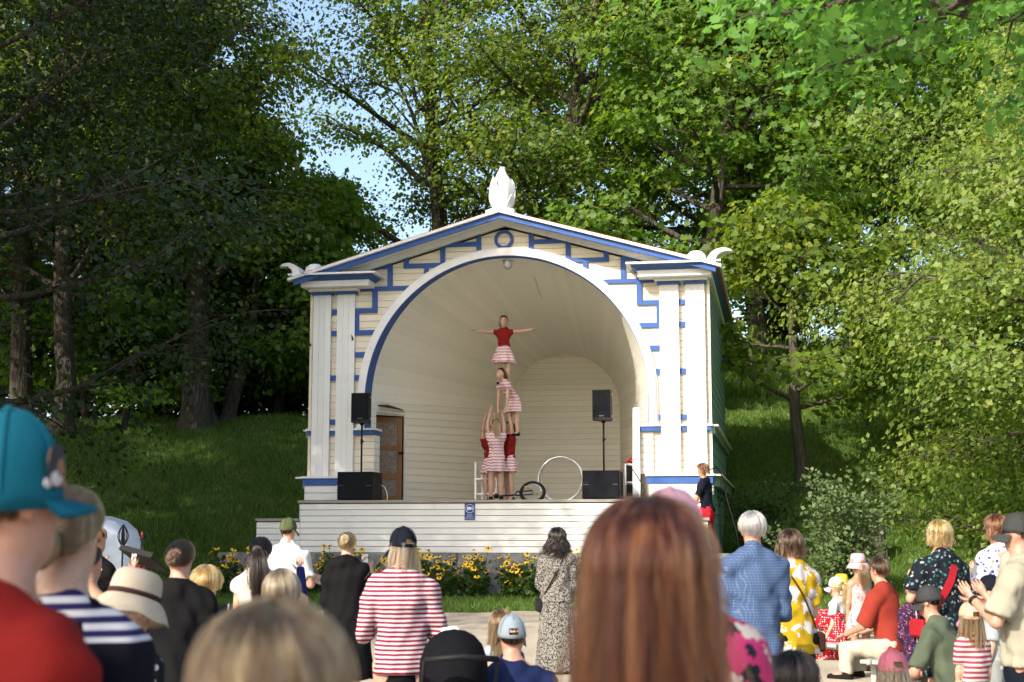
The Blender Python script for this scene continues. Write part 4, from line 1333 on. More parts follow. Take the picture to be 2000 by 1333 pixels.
MB().tube([(-.25, -.52, .98), (0, -.56, 1.0), (.25, -.52, .98)], .018, 8).build('handle', M['black'], e)
for sx in (-1, 1):
    for sy in (-1, 1):
        w = ring('t', (sx * .27, sy * .40, .17), .145, .025, 0, 0, None, 28)
        c_ = Vector((sx * .27, sy * .40, .17))
        w.v = [tuple(c_ + Matrix.Rotation(R(90), 3, 'Y') @ (Vector(v) - c_)) for v in w.v]
        w.lathe([(0, -.012), (.03, -.012), (.03, .012), (0, .012)], (0, 0, 0), 10, Matrix.Translation(c_) @ Matrix.Rotation(R(90), 4, 'Y'))
        w.build('wheel', M['black'], e)
o = MB().bbox(-.05, .05, -.04, .04, 0, .015, .005).build('cloth', M['whiteplain']); o.location = (p.x - .02, 8.38, 1.035); o.rotation_euler = (R(10), R(-8), .3); tag(o, 'folded white muslin lying on top of the pram hood', 'cloth')
# ---------------------------------------------------------------- coneflowers along the stone base
M['petal'] = plain('yellow_petal', (.78, .50, .015), .6, var=.12)
M['cone'] = plain('dark_cone', (.028, .014, .008), .8)
def flower_mesh():
    mb = MB(); n = 10
    for k in range(n):
        a = 2 * math.pi * k / n
        d = Vector((math.cos(a), math.sin(a), 0)); t = Vector((-math.sin(a), math.cos(a), 0))
        mb.add([d * .010, d * .030 + t * .012 + Vector((0, 0, .003)), d * .056 + Vector((0, 0, -.010)), d * .030 - t * .012 + Vector((0, 0, .003))], [(0, 1, 2, 3)])
    return mb.mesh('flower')
fm = flower_mesh(); fm.materials.append(M['petal'])
cm = MB().ball((0, 0, .008), (.015, .015, .013), 8, 5).mesh('cone'); cm.materials.append(M['cone'])
rf = random.Random(12)
rfn = np.random.default_rng(12)
spots = []
for i in range(19):
    lx = -4.75 + i * .46 + rf.uniform(-.1, .1)
    spots.append((lx, -1.42 - rf.uniform(0, .18)))
where = ['at the far left end of the stone base', 'second from the left end of the stone base', 'behind the dark ponytail', 'behind the boy with cropped hair', 'beside the white polo shirt', 'left of the woman with the phone', 'behind the woman with the phone', 'right of the woman with the phone', 'left of the black cap', 'behind the black cap', 'right of the black cap', 'below the blue sign, left one', 'below the blue sign, right one', 'left of the spotted dress, second away', 'left of the spotted dress, next to it', 'behind the spotted dress', 'right of the spotted dress', 'behind the auburn hair', 'at the right end by the plaid shirt']
for i, (lx, ly) in enumerate(spots):
    w = bw(lx, ly, 0)
    e = empty('coneflower_plant', (w.x, w.y, gh(w.x, w.y)), rf.uniform(0, 6), 'yellow coneflower clump with dark centres ' + where[i], 'flower', 'coneflowers along the stage')
    st = MB()
    C = []
    hmax = rf.uniform(.55, .84)
    heads = []
    for k in range(22):
        a = rf.uniform(0, 6.28); r = rf.uniform(.03, .36)
        h = hmax * (1 - (k / 22) ** 1.2 * .72) * rf.uniform(.9, 1.1)
        p0 = Vector((r * .3 * math.cos(a), r * .3 * math.sin(a), -.02)); p1 = Vector((r * math.cos(a), r * math.sin(a), h))
        st.tube([p0, (p0 + p1) / 2 + Vector((0, 0, .02)), p1], .0045, 4, False)
        heads.append((p1, a))
        for q in range(20): C.append(p0.lerp(p1, rf.uniform(.05, .85)) + Vector((rf.gauss(0, .07), rf.gauss(0, .07), rf.gauss(0, .03))))
    st.build('stems', M['flowerleaf'], e)
    C = np.array([tuple(c) for c in C]); C[:, 2] = np.maximum(C[:, 2], .02)
    lm = leaves_mesh('leaves', C, np.array([0, 0, .5]) + rfn.normal(size=C.shape) * .6, .10, rfn)
    link('leaves', lm, M['flowerleaf'], e)
    for (p1, a) in heads:
        o = bpy.data.objects.new('flower_head', fm); COL.objects.link(o); o.parent = e
        o.location = p1
        o.rotation_euler = (rf.uniform(.2, 1.0), rf.uniform(-.4, .4), rf.uniform(-1.2, 1.2) - e.rotation_euler.z)
        sc_ = rf.uniform(.9, 1.3); o.scale = (sc_, sc_, sc_)
        c = bpy.data.objects.new('flower_centre', cm); COL.objects.link(c); c.parent = o
# ================================================================ people
def nrm(v):
    v = np.asarray(v, float)
    return v / (np.linalg.norm(v) + 1e-9)

class SDF:
    """smooth union of tapered limbs, turned into ONE continuous surface"""
    def __init__(s, vox, k=.03): s.p = []; s.vox = vox; s.k = k; s.cuts = []
    def cone(s, a, b, ra, rb, fv=None, kf=1.0, k=None, flat=False, pw=0):
        s.p.append(('c', np.asarray(a, float), np.asarray(b, float), ra, rb, None if fv is None else nrm(fv), kf, s.k if k is None else k, flat)); return s
    def ell(s, c, r, ax=None, k=None):
        s.p.append(('e', np.asarray(c, float), np.asarray(r, float), np.eye(3) if ax is None else np.asarray(ax, float), s.k if k is None else k)); return s
    def skirt(s, rows, folds=0.0, nf=9, ph=0.0, k=None):
        """rows: (z, cx, cy, rx, ry) from top to bottom"""
        s.p.append(('s', rows, folds, nf, ph, s.k if k is None else k)); return s
    def cut(s, pt, n): s.cuts.append((np.asarray(pt, float), nrm(n))); return s
    def mesh(s, name, wr=0.0, seed=0, wf=26.0):
        vx = s.vox
        lo, hi, bb = [], [], []
        for p in s.p:
            if p[0] == 'c':
                r = max(p[3], p[4]); l = np.minimum(p[1], p[2]) - r; h = np.maximum(p[1], p[2]) + r
            elif p[0] == 'e':
                r = max(p[2]); l = p[1] - r; h = p[1] + r
            else:
                rw = np.array(p[1]); m = 1 + p[2]
                l = np.array([(rw[:, 1] - rw[:, 3] * m).min(), (rw[:, 2] - rw[:, 4] * m).min(), rw[:, 0].min()]); h = np.array([(rw[:, 1] + rw[:, 3] * m).max(), (rw[:, 2] + rw[:, 4] * m).max(), rw[:, 0].max()])
            bb.append((l, h)); lo.append(l); hi.append(h)
        pad = 3 * vx + .01
        lo = np.min(lo, 0) - pad; hi = np.max(hi, 0) + pad
        dim = np.ceil((hi - lo) / vx).astype(int) + 1
        D = np.full(dim, .3)
        ax = [lo[i] + vx * np.arange(dim[i]) for i in range(3)]
        for p, (l, h) in zip(s.p, bb):
            k = p[-2] if p[0] == 'c' else p[-1]
            i0 = np.maximum(((l - lo - k - .02) / vx).astype(int), 0); i1 = np.minimum(((h - lo + k + .02) / vx).astype(int) + 2, dim)
            X, Y, Z = np.meshgrid(ax[0][i0[0]:i1[0]], ax[1][i0[1]:i1[1]], ax[2][i0[2]:i1[2]], indexing='ij', sparse=True)
            if p[0] == 'c':
                _, a, b, ra, rb, fv, kf, _, flat = p
                dx, dy, dz = X - a[0], Y - a[1], Z - a[2]
                ba = b - a
                if fv is not None and kf != 1:
                    q = (dx * fv[0] + dy * fv[1] + dz * fv[2]) * (1 / kf - 1)
                    dx = dx + fv[0] * q; dy = dy + fv[1] * q; dz = dz + fv[2] * q
                    ba = ba + fv * (ba @ fv) * (1 / kf - 1)
                L2 = ba @ ba + 1e-9
                tt = (dx * ba[0] + dy * ba[1] + dz * ba[2]) / L2
                t = np.clip(tt, 0, 1)
                d = np.sqrt((dx - ba[0] * t) ** 2 + (dy - ba[1] * t) ** 2 + (dz - ba[2] * t) ** 2) - (ra + (rb - ra) * t)
                if fv is not None and kf < 1: d = d * (.5 + .5 * kf)
                if flat: d = np.maximum(d, (tt - 1) * math.sqrt(L2))
            elif p[0] == 'e':
                _, c, r, A, _ = p
                dx, dy, dz = X - c[0], Y - c[1], Z - c[2]
                u = [(dx * A[i][0] + dy * A[i][1] + dz * A[i][2]) / r[i] for i in range(3)]
                q = np.sqrt(u[0] ** 2 + u[1] ** 2 + u[2] ** 2)
                d = (q - 1) * min(r)
            else:
                _, rows, fo, nf, ph, _ = p
                rw = np.array(sorted(rows)); z = Z[0, 0, :]
                cx, cy, rx, ry = [np.interp(z, rw[:, 0], rw[:, i])[None, None, :] for i in (1, 2, 3, 4)]
                dx, dy = X - cx, Y - cy
                th = np.arctan2(dy / ry, dx / rx)
                dep = np.clip((rw[-1, 0] - Z) / max(rw[-1, 0] - rw[0, 0], .01), 0, 1)
                q = np.sqrt((dx / rx) ** 2 + (dy / ry) ** 2) / (1 + fo * dep * (np.sin(nf * th + ph) + .5 * np.sin(nf * 1.7 * th + 1.3 + ph)))
                d = (q - 1) * np.minimum(rx, ry)
                d = np.maximum(d, np.maximum(Z - rw[-1, 0], rw[0, 0] - Z))
            S = D[i0[0]:i1[0], i0[1]:i1[1], i0[2]:i1[2]]
            hh = np.maximum(k - np.abs(S - d), 0) / max(k, 1e-6)
            D[i0[0]:i1[0], i0[1]:i1[1], i0[2]:i1[2]] = np.minimum(S, d) - hh * hh * k * .25
        X, Y, Z = np.meshgrid(*ax, indexing='ij', sparse=True)
        if wr:
            rs = np.random.default_rng(seed)
            W = 0
            for _ in range(5):
                f = rs.normal(size=3) * wf * np.array([.8, .8, .55])
                W = W + np.sin(X * f[0] + Y * f[1] + Z * f[2] + rs.uniform(0, 6) + 1.5 * np.sin(Z * rs.uniform(6, 14) + rs.uniform(0, 6)))
            D = D + wr * W * .4
        for (pt, n) in s.cuts:
            D = np.maximum(D, (X - pt[0]) * n[0] + (Y - pt[1]) * n[1] + (Z - pt[2]) * n[2])
        return nets(name, D, lo, vx)

def nets(name, D, lo, vx):
    ins = D < 0
    nx, ny, nz = D.shape
    cnt = np.zeros((nx - 1, ny - 1, nz - 1), np.int8)
    for i in (0, 1):
        for j in (0, 1):
            for k in (0, 1): cnt += ins[i:nx - 1 + i, j:ny - 1 + j, k:nz - 1 + k]
    act = (cnt > 0) & (cnt < 8)
    C = np.argwhere(act)
    idx = np.full(act.shape, -1, np.int32); idx[act] = np.arange(len(C))
    acc = np.zeros((len(C), 3)); num = np.zeros(len(C))
    corners = [(i, j, k) for i in (0, 1) for j in (0, 1) for k in (0, 1)]
    val = {c: D[C[:, 0] + c[0], C[:, 1] + c[1], C[:, 2] + c[2]] for c in corners}
    for c in corners:
        for a in range(3):
            if c[a]: continue
            e = list(c); e[a] = 1; e = tuple(e)
            va, vb = val[c], val[e]
            m = (va < 0) != (vb < 0)
            t = np.where(m, va / (va - vb + 1e-12), 0)
            pt = np.tile(np.array(c, float), (len(C), 1)); pt[:, a] += t
            acc[m] += pt[m]; num[m] += 1
    V = (C + acc / num[:, None]) * vx + lo
    Q = []
    for a in range(3):
        b, c = (a + 1) % 3, (a + 2) % 3
        sl0 = [slice(None)] * 3; sl1 = [slice(None)] * 3
        sl0[a] = slice(0, -1); sl1[a] = slice(1, None)
        ch = ins[tuple(sl0)] != ins[tuple(sl1)]
        P = np.argwhere(ch)
        P = P[(P[:, b] > 0) & (P[:, c] > 0) & (P[:, b] < D.shape[b] - 1) & (P[:, c] < D.shape[c] - 1)]
        neg = ins[P[:, 0], P[:, 1], P[:, 2]]
        def cell(db, dc):
            q = P.copy(); q[:, b] -= db; q[:, c] -= dc
            return idx[q[:, 0], q[:, 1], q[:, 2]]
        q = np.stack([cell(1, 1), cell(0, 1), cell(0, 0), cell(1, 0)], 1)
        q[~neg] = q[~neg][:, ::-1]
        Q.append(q)
    return V, np.concatenate(Q)

def sm_mesh(name, VF, extra=None):
    V, F = VF
    if extra is None:
        return np_mesh(name, V, F, True)
    b = len(V)
    vv = [tuple(x) for x in V] + list(extra.v)
    ff = [tuple(x) for x in F.tolist()] + [tuple(i + b for i in f) for f in extra.f]
    me = bpy.data.meshes.new(name); me.from_pydata(vv, [], ff)
    me.polygons.foreach_set('use_smooth', [True] * len(ff)); me.update()
    return me

# ---- fabrics, skin, hair
def skin_mat(name, c):
    m, nt, b = nodes_mat(name)
    f = noise(nt, coords(nt), 22, 6, .65)
    nt.links.new(ramp(nt, f, [(.3, [c[0] * .86, c[1] * .70, c[2] * .66]), (.5, c), (.72, [min(1, x * 1.10) for x in c])]), b.inputs['Base Color'])
    bump(nt, b, noise(nt, coords(nt), 220, 3), .25, .002)
    b.inputs['Roughness'].default_value = .5
    b.inputs['Subsurface Weight'].default_value = .12
    b.inputs['Subsurface Radius'].default_value = (.012, .005, .003)
    return m
M['skin'] = skin_mat('fair_skin', (.47, .29, .21))
M['skin2'] = skin_mat('tanned_skin', (.40, .225, .145))
M['skin3'] = skin_mat('reddish_skin', (.44, .235, .165))
M['brow'] = plain('eyebrow', (.07, .04, .025), .8)
M['eye'] = plain('eye_dark', (.02, .015, .012), .2)
M['lip'] = plain('lip', (.42, .13, .12), .5)
def hair_mat(name, c, hi=None, rough=.24):
    m = bpy.data.materials.new(name); m.use_nodes = True
    nt = m.node_tree; nt.nodes.clear()
    out = N(nt, 'ShaderNodeOutputMaterial')
    hb = N(nt, 'ShaderNodeBsdfHairPrincipled')
    hb.parametrization = 'COLOR'
    hi = hi or [min(1, x * 1.9 + .01) for x in c]
    inf_ = N(nt, 'ShaderNodeHairInfo')
    f = math_n(nt, 'ADD', math_n(nt, 'MULTIPLY', inf_.outputs['Random'], .45), math_n(nt, 'MULTIPLY_ADD', noise(nt, coords(nt, (46, 46, 2.2)), 1.0, 2), 1.7, -.62))  # noise streaks put the light and dark between locks into the colour
    nt.links.new(ramp(nt, f, [(.1, [x * .6 for x in c]), (.5, c), (.95, hi)]), hb.inputs['Color'])
    hb.inputs['Roughness'].default_value = rough
    hb.inputs['Radial Roughness'].default_value = .45
    hb.inputs['Random Roughness'].default_value = .3
    nt.links.new(hb.outputs[0], out.inputs[0])
    m2, nt2, b2 = nodes_mat(name + '_base')
    fz = noise(nt2, coords(nt2, (60, 60, 8)), 2.0, 4)
    nt2.links.new(ramp(nt2, fz, [(.3, [x * .35 for x in c]), (.7, [x * .9 for x in c])]), b2.inputs['Base Color'])
    b2.inputs['Roughness'].default_value = .7
    b2.inputs['Specular IOR Level'].default_value = .15
    return (m, m2)
class Strands:
    def __init__(s): s.pts = []; s.rad = []; s.base = MB()
    def build(s, mats, root):
        cu = bpy.data.hair_curves.new('hair')
        sizes = [len(p) for p in s.pts]
        cu.add_curves(sizes)
        P_ = np.array([tuple(v) for p in s.pts for v in p], dtype=np.float32)
        cu.attributes['position'].data.foreach_set('vector', P_.ravel())
        at_ = cu.attributes.get('radius') or cu.attributes.new('radius', 'FLOAT', 'POINT')
        rd = np.concatenate([np.linspace(1, .35, n) ** .6 * r for n, r in zip(sizes, s.rad)]).astype(np.float32)
        at_.data.foreach_set('value', rd)
        cu.materials.append(mats[0])
        o = bpy.data.objects.new('hair', cu); COL.objects.link(o); o.parent = root
        if s.base.v: s.base.build('hair_base', mats[1], o)
        return o
HAIR = {k: hair_mat('hair_' + k, *v) for k, v in {
    'auburn': ((.055, .010, .003), (.42, .125, .035)), 'blond': ((.24, .145, .06), (.52, .37, .19)), 'darkblond': ((.10, .055, .024), (.34, .22, .10)),  # auburn's bright end carries its sunlit copper highlights
    'brown': ((.030, .014, .007), (.085, .045, .022)), 'dark': ((.007, .004, .003), (.020, .011, .008)), 'grey': ((.22, .21, .20), (.50, .48, .45)),
    'white': ((.36, .35, .33), (.66, .65, .63)), 'redbrown': ((.085, .028, .011), (.24, .095, .04)), 'ash': ((.17, .115, .065), (.42, .33, .22)), 'goldblond': ((.32, .165, .045), (.66, .44, .19))}.items()}
CL = {}
def fab_finish(nt, b, rough=.85, bs=.25):
    b.inputs['Roughness'].default_value = rough
    b.inputs['Specular IOR Level'].default_value = .12
    b.inputs['Sheen Weight'].default_value = .0
    bump(nt, b, noise(nt, coords(nt), 260, 2), bs, .002)
def fab(key, c, var=.10):
    m, nt, b = nodes_mat('cloth_' + key)
    c = [x * .80 for x in c]
    f = noise(nt, coords(nt), 6, 4)
    nt.links.new(ramp(nt, f, [(.3, [x * (1 - var) for x in c]), (.7, [min(1, x * (1 + var)) for x in c])]), b.inputs['Base Color'])
    fab_finish(nt, b); CL[key] = m
    return m
for k, c in dict(red=(.24, .014, .012), brick=(.30, .040, .026), black=(.006, .006, .007), softblack=(.018, .018, .021), navy=(.012, .020, .075), nearnavy=(.007, .009, .018), white=(.62, .63, .66), ecru=(.58, .55, .49), khaki=(.30, .25, .18), olive=(.075, .075, .050), cream=(.48, .45, .37), green=(.10, .125, .085), beige=(.36, .34, .26), palegrey=(.38, .42, .44), greyshort=(.26, .28, .27), pink=(.62, .25, .33), palepink=(.72, .42, .50), rosecap=(.55, .17, .23), teal=(.008, .13, .19), caparmy=(.105, .12, .055), capgrey=(.26, .31, .36), charcoal=(.05, .05, .052), redpants=(.46, .016, .03), straw=(.56, .47, .36), darkstraw=(.26, .22, .15), jeans=(.06, .08, .14), scarlet=(.40, .018, .03), purple=(.10, .05, .12), lilac=(.30, .24, .36), yellow=(.62, .46, .06), lightblue=(.36, .45, .58), royal=(.012, .018, .12), shoe=(.012, .012, .014), pinkshoe=(.70, .20, .30), rosepack=(.50, .36, .30)).items(): fab(k, c)
def sep(nt, vec):
    s_ = N(nt, 'ShaderNodeSeparateXYZ'); nt.links.new(vec, s_.inputs[0]); return s_.outputs
def pat(key, fn):
    m, nt, b = nodes_mat('cloth_' + key)
    nt.links.new(mixc(nt, 1.0, fn(nt), (.80, .80, .80), 'MULTIPLY'), b.inputs['Base Color']); fab_finish(nt, b); CL[key] = m
def stripes(c1, c2, period, duty=.5, warp=.10):
    def fn(nt):
        v = coords(nt); x, y, z = sep(nt, v)
        z = math_n(nt, 'ADD', z, math_n(nt, 'MULTIPLY', noise(nt, v, 5, 2), warp * period * 4))
        f = math_n(nt, 'FRACT', math_n(nt, 'DIVIDE', z, period))
        return mixc(nt, math_n(nt, 'GREATER_THAN', f, duty), c1, c2)
    return fn
pat('redstripe', stripes((.24, .012, .045), (.60, .55, .57), .027, .50))
def sailor(nt):
    x, y, z = sep(nt, coords(nt))
    st = stripes((.70, .69, .71), (.025, .02, .10), .030, .5, .02)(nt)
    return mixc(nt, math_n(nt, 'GREATER_THAN', z, 1.352), (.008, .009, .016), st)
pat('sailor', sailor)
pat('navystripe', stripes((.74, .73, .75), (.025, .02, .10), .032, .45, .02))
pat('kidstripe', stripes((.32, .05, .09), (.58, .52, .50), .036, .5))
def chevron(nt):
    v = coords(nt); x, y, z = sep(nt, v)
    wav = math_n(nt, 'MULTIPLY', math_n(nt, 'SINE', math_n(nt, 'MULTIPLY', math_n(nt, 'ADD', x, math_n(nt, 'MULTIPLY', y, .6)), 2 * math.pi / .062)), .011)
    f = math_n(nt, 'FRACT', math_n(nt, 'DIVIDE', math_n(nt, 'ADD', z, wav), .058))
    return mixc(nt, math_n(nt, 'GREATER_THAN', f, .66), (.78, .72, .72), (.50, .015, .06))
pat('chevron', chevron)
def plaid(nt):
    v = coords(nt); x, y, z = sep(nt, v)
    xy = math_n(nt, 'ADD', x, math_n(nt, 'MULTIPLY', y, .8))
    a = math_n(nt, 'LESS_THAN', math_n(nt, 'FRACT', math_n(nt, 'DIVIDE', xy, .019)), .22)
    c = math_n(nt, 'LESS_THAN', math_n(nt, 'FRACT', math_n(nt, 'DIVIDE', z, .019)), .22)
    f = math_n(nt, 'MULTIPLY', math_n(nt, 'ADD', a, c), .5)
    return ramp(nt, f, [(0, (.055, .095, .20)), (.5, (.09, .14, .25)), (1, (.18, .235, .34))])
pat('plaid', plaid)
def dots(base, dot, scale, r, rnd=0.0):
    def fn(nt):
        return mixc(nt, math_n(nt, 'LESS_THAN', voro(nt, coords(nt), scale, 'Distance', rnd), r), base, dot)
    return fn
pat('polka', dots((.48, .012, .03), (.74, .72, .70), 38, .30, .35))
pat('leopard', dots((.25, .235, .215), (.018, .016, .016), 58, .45, .9))
def flowers(base, cols, scale, r, warp=.02):
    def fn(nt):
        v = coords(nt)
        nz = N(nt, 'ShaderNodeTexNoise'); nz.inputs['Scale'].default_value = 18; nt.links.new(v, nz.inputs[0])
        vm = N(nt, 'ShaderNodeVectorMath', operation='MULTIPLY_ADD'); nt.links.new(nz.outputs['Color'], vm.inputs[0]); vm.inputs[1].default_value = (warp,) * 3; nt.links.new(v, vm.inputs[2])
        vn = N(nt, 'ShaderNodeTexVoronoi'); vn.inputs['Scale'].default_value = scale; nt.links.new(vm.outputs[0], vn.inputs['Vector'])
        sc = N(nt, 'ShaderNodeSeparateColor'); nt.links.new(vn.outputs['Color'], sc.inputs[0])
        n = len(cols)
        cc = ramp(nt, sc.outputs[0], [(i / n, c) for i, c in enumerate(cols)], 'CONSTANT')
        return mixc(nt, math_n(nt, 'LESS_THAN', vn.outputs['Distance'], r), base, cc)
    return fn
pat('darkfloral', flowers((.010, .014, .022), [(.04, .15, .13), (.36, .40, .34), (.02, .07, .06), (.012, .02, .03), (.20, .24, .30), (.012, .02, .03)], 34, .40, .04))
pat('whitefloral', flowers((.72, .71, .74), [(.05, .06, .28), (.72, .71, .74), (.18, .20, .46), (.72, .71, .74), (.40, .36, .42)], 32, .48, .05))
pat('blackdaisy', flowers((.014, .014, .018), [(.60, .62, .64), (.014, .014, .018), (.40, .43, .48), (.25, .27, .30)], 26, .30, .01))
pat('pinkbloom', flowers((.52, .05, .16), [(.012, .018, .024), (.62, .55, .48), (.50, .04, .16), (.50, .05, .17), (.62, .55, .48), (.014, .02, .03), (.50, .05, .16)], 17, .60, .16))
pat('purplefloral', flowers((.035, .018, .055), [(.30, .03, .07), (.10, .09, .24), (.04, .02, .06), (.40, .18, .22)], 55, .40))
pat('yellowleaf', flowers((.47, .31, .013), [(.60, .56, .58), (.47, .31, .013), (.58, .54, .56), (.47, .31, .013)], 11, .60, .16))
pat('pinkfloral', flowers((.66, .46, .46), [(.60, .20, .25), (.72, .62, .60), (.50, .35, .40)], 22, .40))
pat('bluewash', flowers((.30, .33, .50), [(.60, .60, .66), (.16, .18, .34), (.30, .33, .50)], 40, .45))
pat('creamfloral', flowers((.58, .55, .47), [(.20, .19, .22), (.58, .55, .47), (.40, .36, .38), (.58, .55, .47)], 24, .28))

# ---- hair as ribbons over a shell
def head_frame(head):
    """head: dict c (centre), s (head height), yaw, pitch -> Matrix"""
    return Matrix.Translation(Vector(head['c'])) @ Matrix.Rotation(head.get('yaw', 0), 4, 'Z') @ Matrix.Rotation(head.get('pitch', 0), 4, 'X') @ Matrix.Rotation(head.get('roll', 0), 4, 'Y')

def ribbon(mb, pts, nr, w):
    b = len(mb.v); n = len(pts)
    for i in range(n):
        t = pts[min(i + 1, n - 1)] - pts[max(i - 1, 0)]
        sd = t.cross(nr[i]); 
        sd = sd.normalized() if sd.length > 1e-9 else Vector((1, 0, 0))
        ww = w * (.35 if i == n - 1 else 1.0) * .5
        mb.v += [tuple(pts[i] - sd * ww), tuple(pts[i] + sd * ww)]
    for i in range(n - 1):
        mb.f.append((b + 2 * i, b + 2 * i + 1, b + 2 * i + 3, b + 2 * i + 2)); mb.sm.append(True)

def make_hair(head, style, n, seed=1, length=.3, w=.008, tie=None, under_cap=False, wave=0.0, vol=1.0, front=32, part=0.0, shellc=True, curl_in=0.0, seg=6, fall_y=0.0, flare=.06):
    rr = random.Random(seed)
    S = head['s']; Mx = head_frame(head)
    rx, ry, rz = .345 * S * vol, .425 * S * vol, .395 * S * (1 + (vol - 1) * .6)
    c0 = Vector((0, -.03 * S, .10 * S))
    def surf(a, e, off=0.0):
        d = Vector((math.cos(e) * math.sin(a), math.cos(e) * math.cos(a), math.sin(e)))
        return c0 + Vector((d.x * (rx + off), d.y * (ry + off), d.z * (rz + off))), d
    def hairline(a):
        a = abs((a + math.pi) % (2 * math.pi) - math.pi)
        d = math.degrees(a)
        return R(float(np.interp(d, [0, 45, 70, 95, 120, 180], [front, front - 4, 8, -18, -38, -46])))
    mb = MB(); st_ = Strands()
    # shell
    if shellc:
        na, ne = 28, 8
        vs, fs = [], []
        for i in range(na):
            a = 2 * math.pi * i / na
            e0 = hairline(a)
            for j in range(ne + 1):
                e = e0 + (math.pi / 2 - e0) * j / ne
                p_, d = surf(a, e, -.004 * S / .225)
                vs.append(Mx @ p_)
        for i in range(na):
            k = (i + 1) % na
            for j in range(ne): fs.append((i * (ne + 1) + j, k * (ne + 1) + j, k * (ne + 1) + j + 1, i * (ne + 1) + j + 1))
        mb.add(vs, fs, True)
    if style in ('tail', 'bun'):
        ta, te = tie or (math.pi, R(12))
        tp, td = surf(ta, te, .012)
        for i in range(n):
            a = rr.uniform(-math.pi, math.pi); e = hairline(a) + rr.uniform(0, .25)
            off = rr.uniform(0, .010)
            d0 = Vector((math.cos(e) * math.sin(a), math.cos(e) * math.cos(a), math.sin(e)))
            pts, nr = [], []
            for j in range(seg):
                t = j / (seg - 1)
                d = (d0 * (1 - t) + td * t)
                if d.length < .15: d = d + Vector((0, 0, .4))
                d.normalize()
                o_ = off * math.sin(math.pi * min(t + .1, 1)) + .004
                pts.append(Mx @ (c0 + Vector((d.x * (rx + o_), d.y * (ry + o_), d.z * (rz + o_))))); nr.append(Mx.to_3x3() @ d)
            st_.pts.append(pts); st_.rad.append(w * rr.uniform(.6, 1.15) * .5)
        if style == 'tail':
            for i in range(max(n // 3, 30)):
                q = Vector((rr.gauss(0, .016), rr.gauss(0, .012), rr.gauss(0, .008)))
                pts, nr = [], []
                L = length * rr.uniform(.75, 1.05)
                ph = rr.uniform(0, 6)
                for j in range(seg + 1):
                    t = j / seg
                    sp = 1 + 1.3 * math.sin(math.pi * min(t * 1.1, 1))
                    p_ = tp + Vector((q.x * sp + wave * math.sin(ph + t * 12), -.035 * min(t * 5, 1) + q.y * sp + fall_y * t, q.z - L * t + .015 * (1 - t)))
                    pts.append(Mx @ p_ if t < .2 else Mx @ p_); nr.append(Vector((q.x, -1, .2)).normalized())
                st_.pts.append(pts); st_.rad.append(w * rr.uniform(.6, 1.15) * .5)
        else:
            br = length
            for i in range(max(n // 2, 40)):
                ax_ = Vector((rr.gauss(0, .35), -1, rr.gauss(0, .35))).normalized()
                u = ax_.orthogonal().normalized(); v_ = ax_.cross(u)
                a0 = rr.uniform(0, 6.28); rad = br * rr.uniform(.45, 1.0); dep = rr.uniform(-.5, .6) * br * math.sqrt(max(0, 1.05 - (rad / br) ** 2))
                pts, nr = [], []
                for j in range(7):
                    a = a0 + j * .35
                    p_ = tp + Vector((0, -br * .55, 0)) + (u * math.cos(a) + v_ * math.sin(a)) * rad + ax_ * (abs(dep) * 1.0)
                    pts.append(Mx @ p_); nr.append((Mx.to_3x3() @ (p_ - tp)).normalized())
                st_.pts.append(pts); st_.rad.append(w * rr.uniform(.6, 1.15) * .5)
    else:
        nl = max(24, min(n // 14, 90))
        locks = [(rr.uniform(-math.pi, math.pi), rr.uniform(0, .020), rr.gauss(0, .018), rr.gauss(0, .014), rr.gauss(0, .16), rr.uniform(0, 6)) for _ in range(nl)]
        for i in range(n):
            lk = locks[i % nl]
            loose = rr.random() < .12; fly = loose and rr.random() < .25
            a = rr.uniform(-math.pi, math.pi) if loose else lk[0] + rr.gauss(0, .055)
            a = (a + math.pi) % (2 * math.pi) - math.pi
            if under_cap and abs(a) < .9: continue
            e1 = hairline(a) + rr.uniform(0, .10)
            if style != 'short': e1 = max(e1, R(-6) + rr.uniform(-.1, .1))
            e_start = R(rr.uniform(30, 88)) if not under_cap else R(rr.uniform(-12, 6))
            if under_cap: e1 = min(e1, e_start - .12)
            e_start = max(e_start, e1 + .1)
            off = (rr.uniform(0, .014) + (rr.uniform(0, .016) if fly else 0) if loose else lk[1] + rr.uniform(-.003, .004)) * vol - (.006 if under_cap else 0)
            if under_cap: off = min(off, .001)
            pts, nr = [], []
            da = rr.gauss(0, .20) if loose else lk[4] + rr.gauss(0, .03)
            dx_, dy_ = ((rr.gauss(0, .022), rr.gauss(0, .018)) if not fly else (rr.gauss(0, .06), rr.gauss(0, .05))) if loose else (lk[2] + rr.gauss(0, .004), lk[3] + rr.gauss(0, .004))
            L_ = rr.uniform(.70, 1.06) if rr.random() < .3 else rr.uniform(.92, 1.06)
            ph = rr.uniform(0, 6) if loose else lk[5] + rr.gauss(0, .25)
            sg = seg
            for j in range(sg):
                t = j / (sg - 1)
                e = e_start + (e1 - e_start) * t
                p_, d = surf(a + da * t, e, off + .003)
                if abs(a) < 1.2 and style != 'short': p_ = p_ + Vector((.0, 0, 0))
                pts.append(Mx @ p_); nr.append(Mx.to_3x3() @ d)
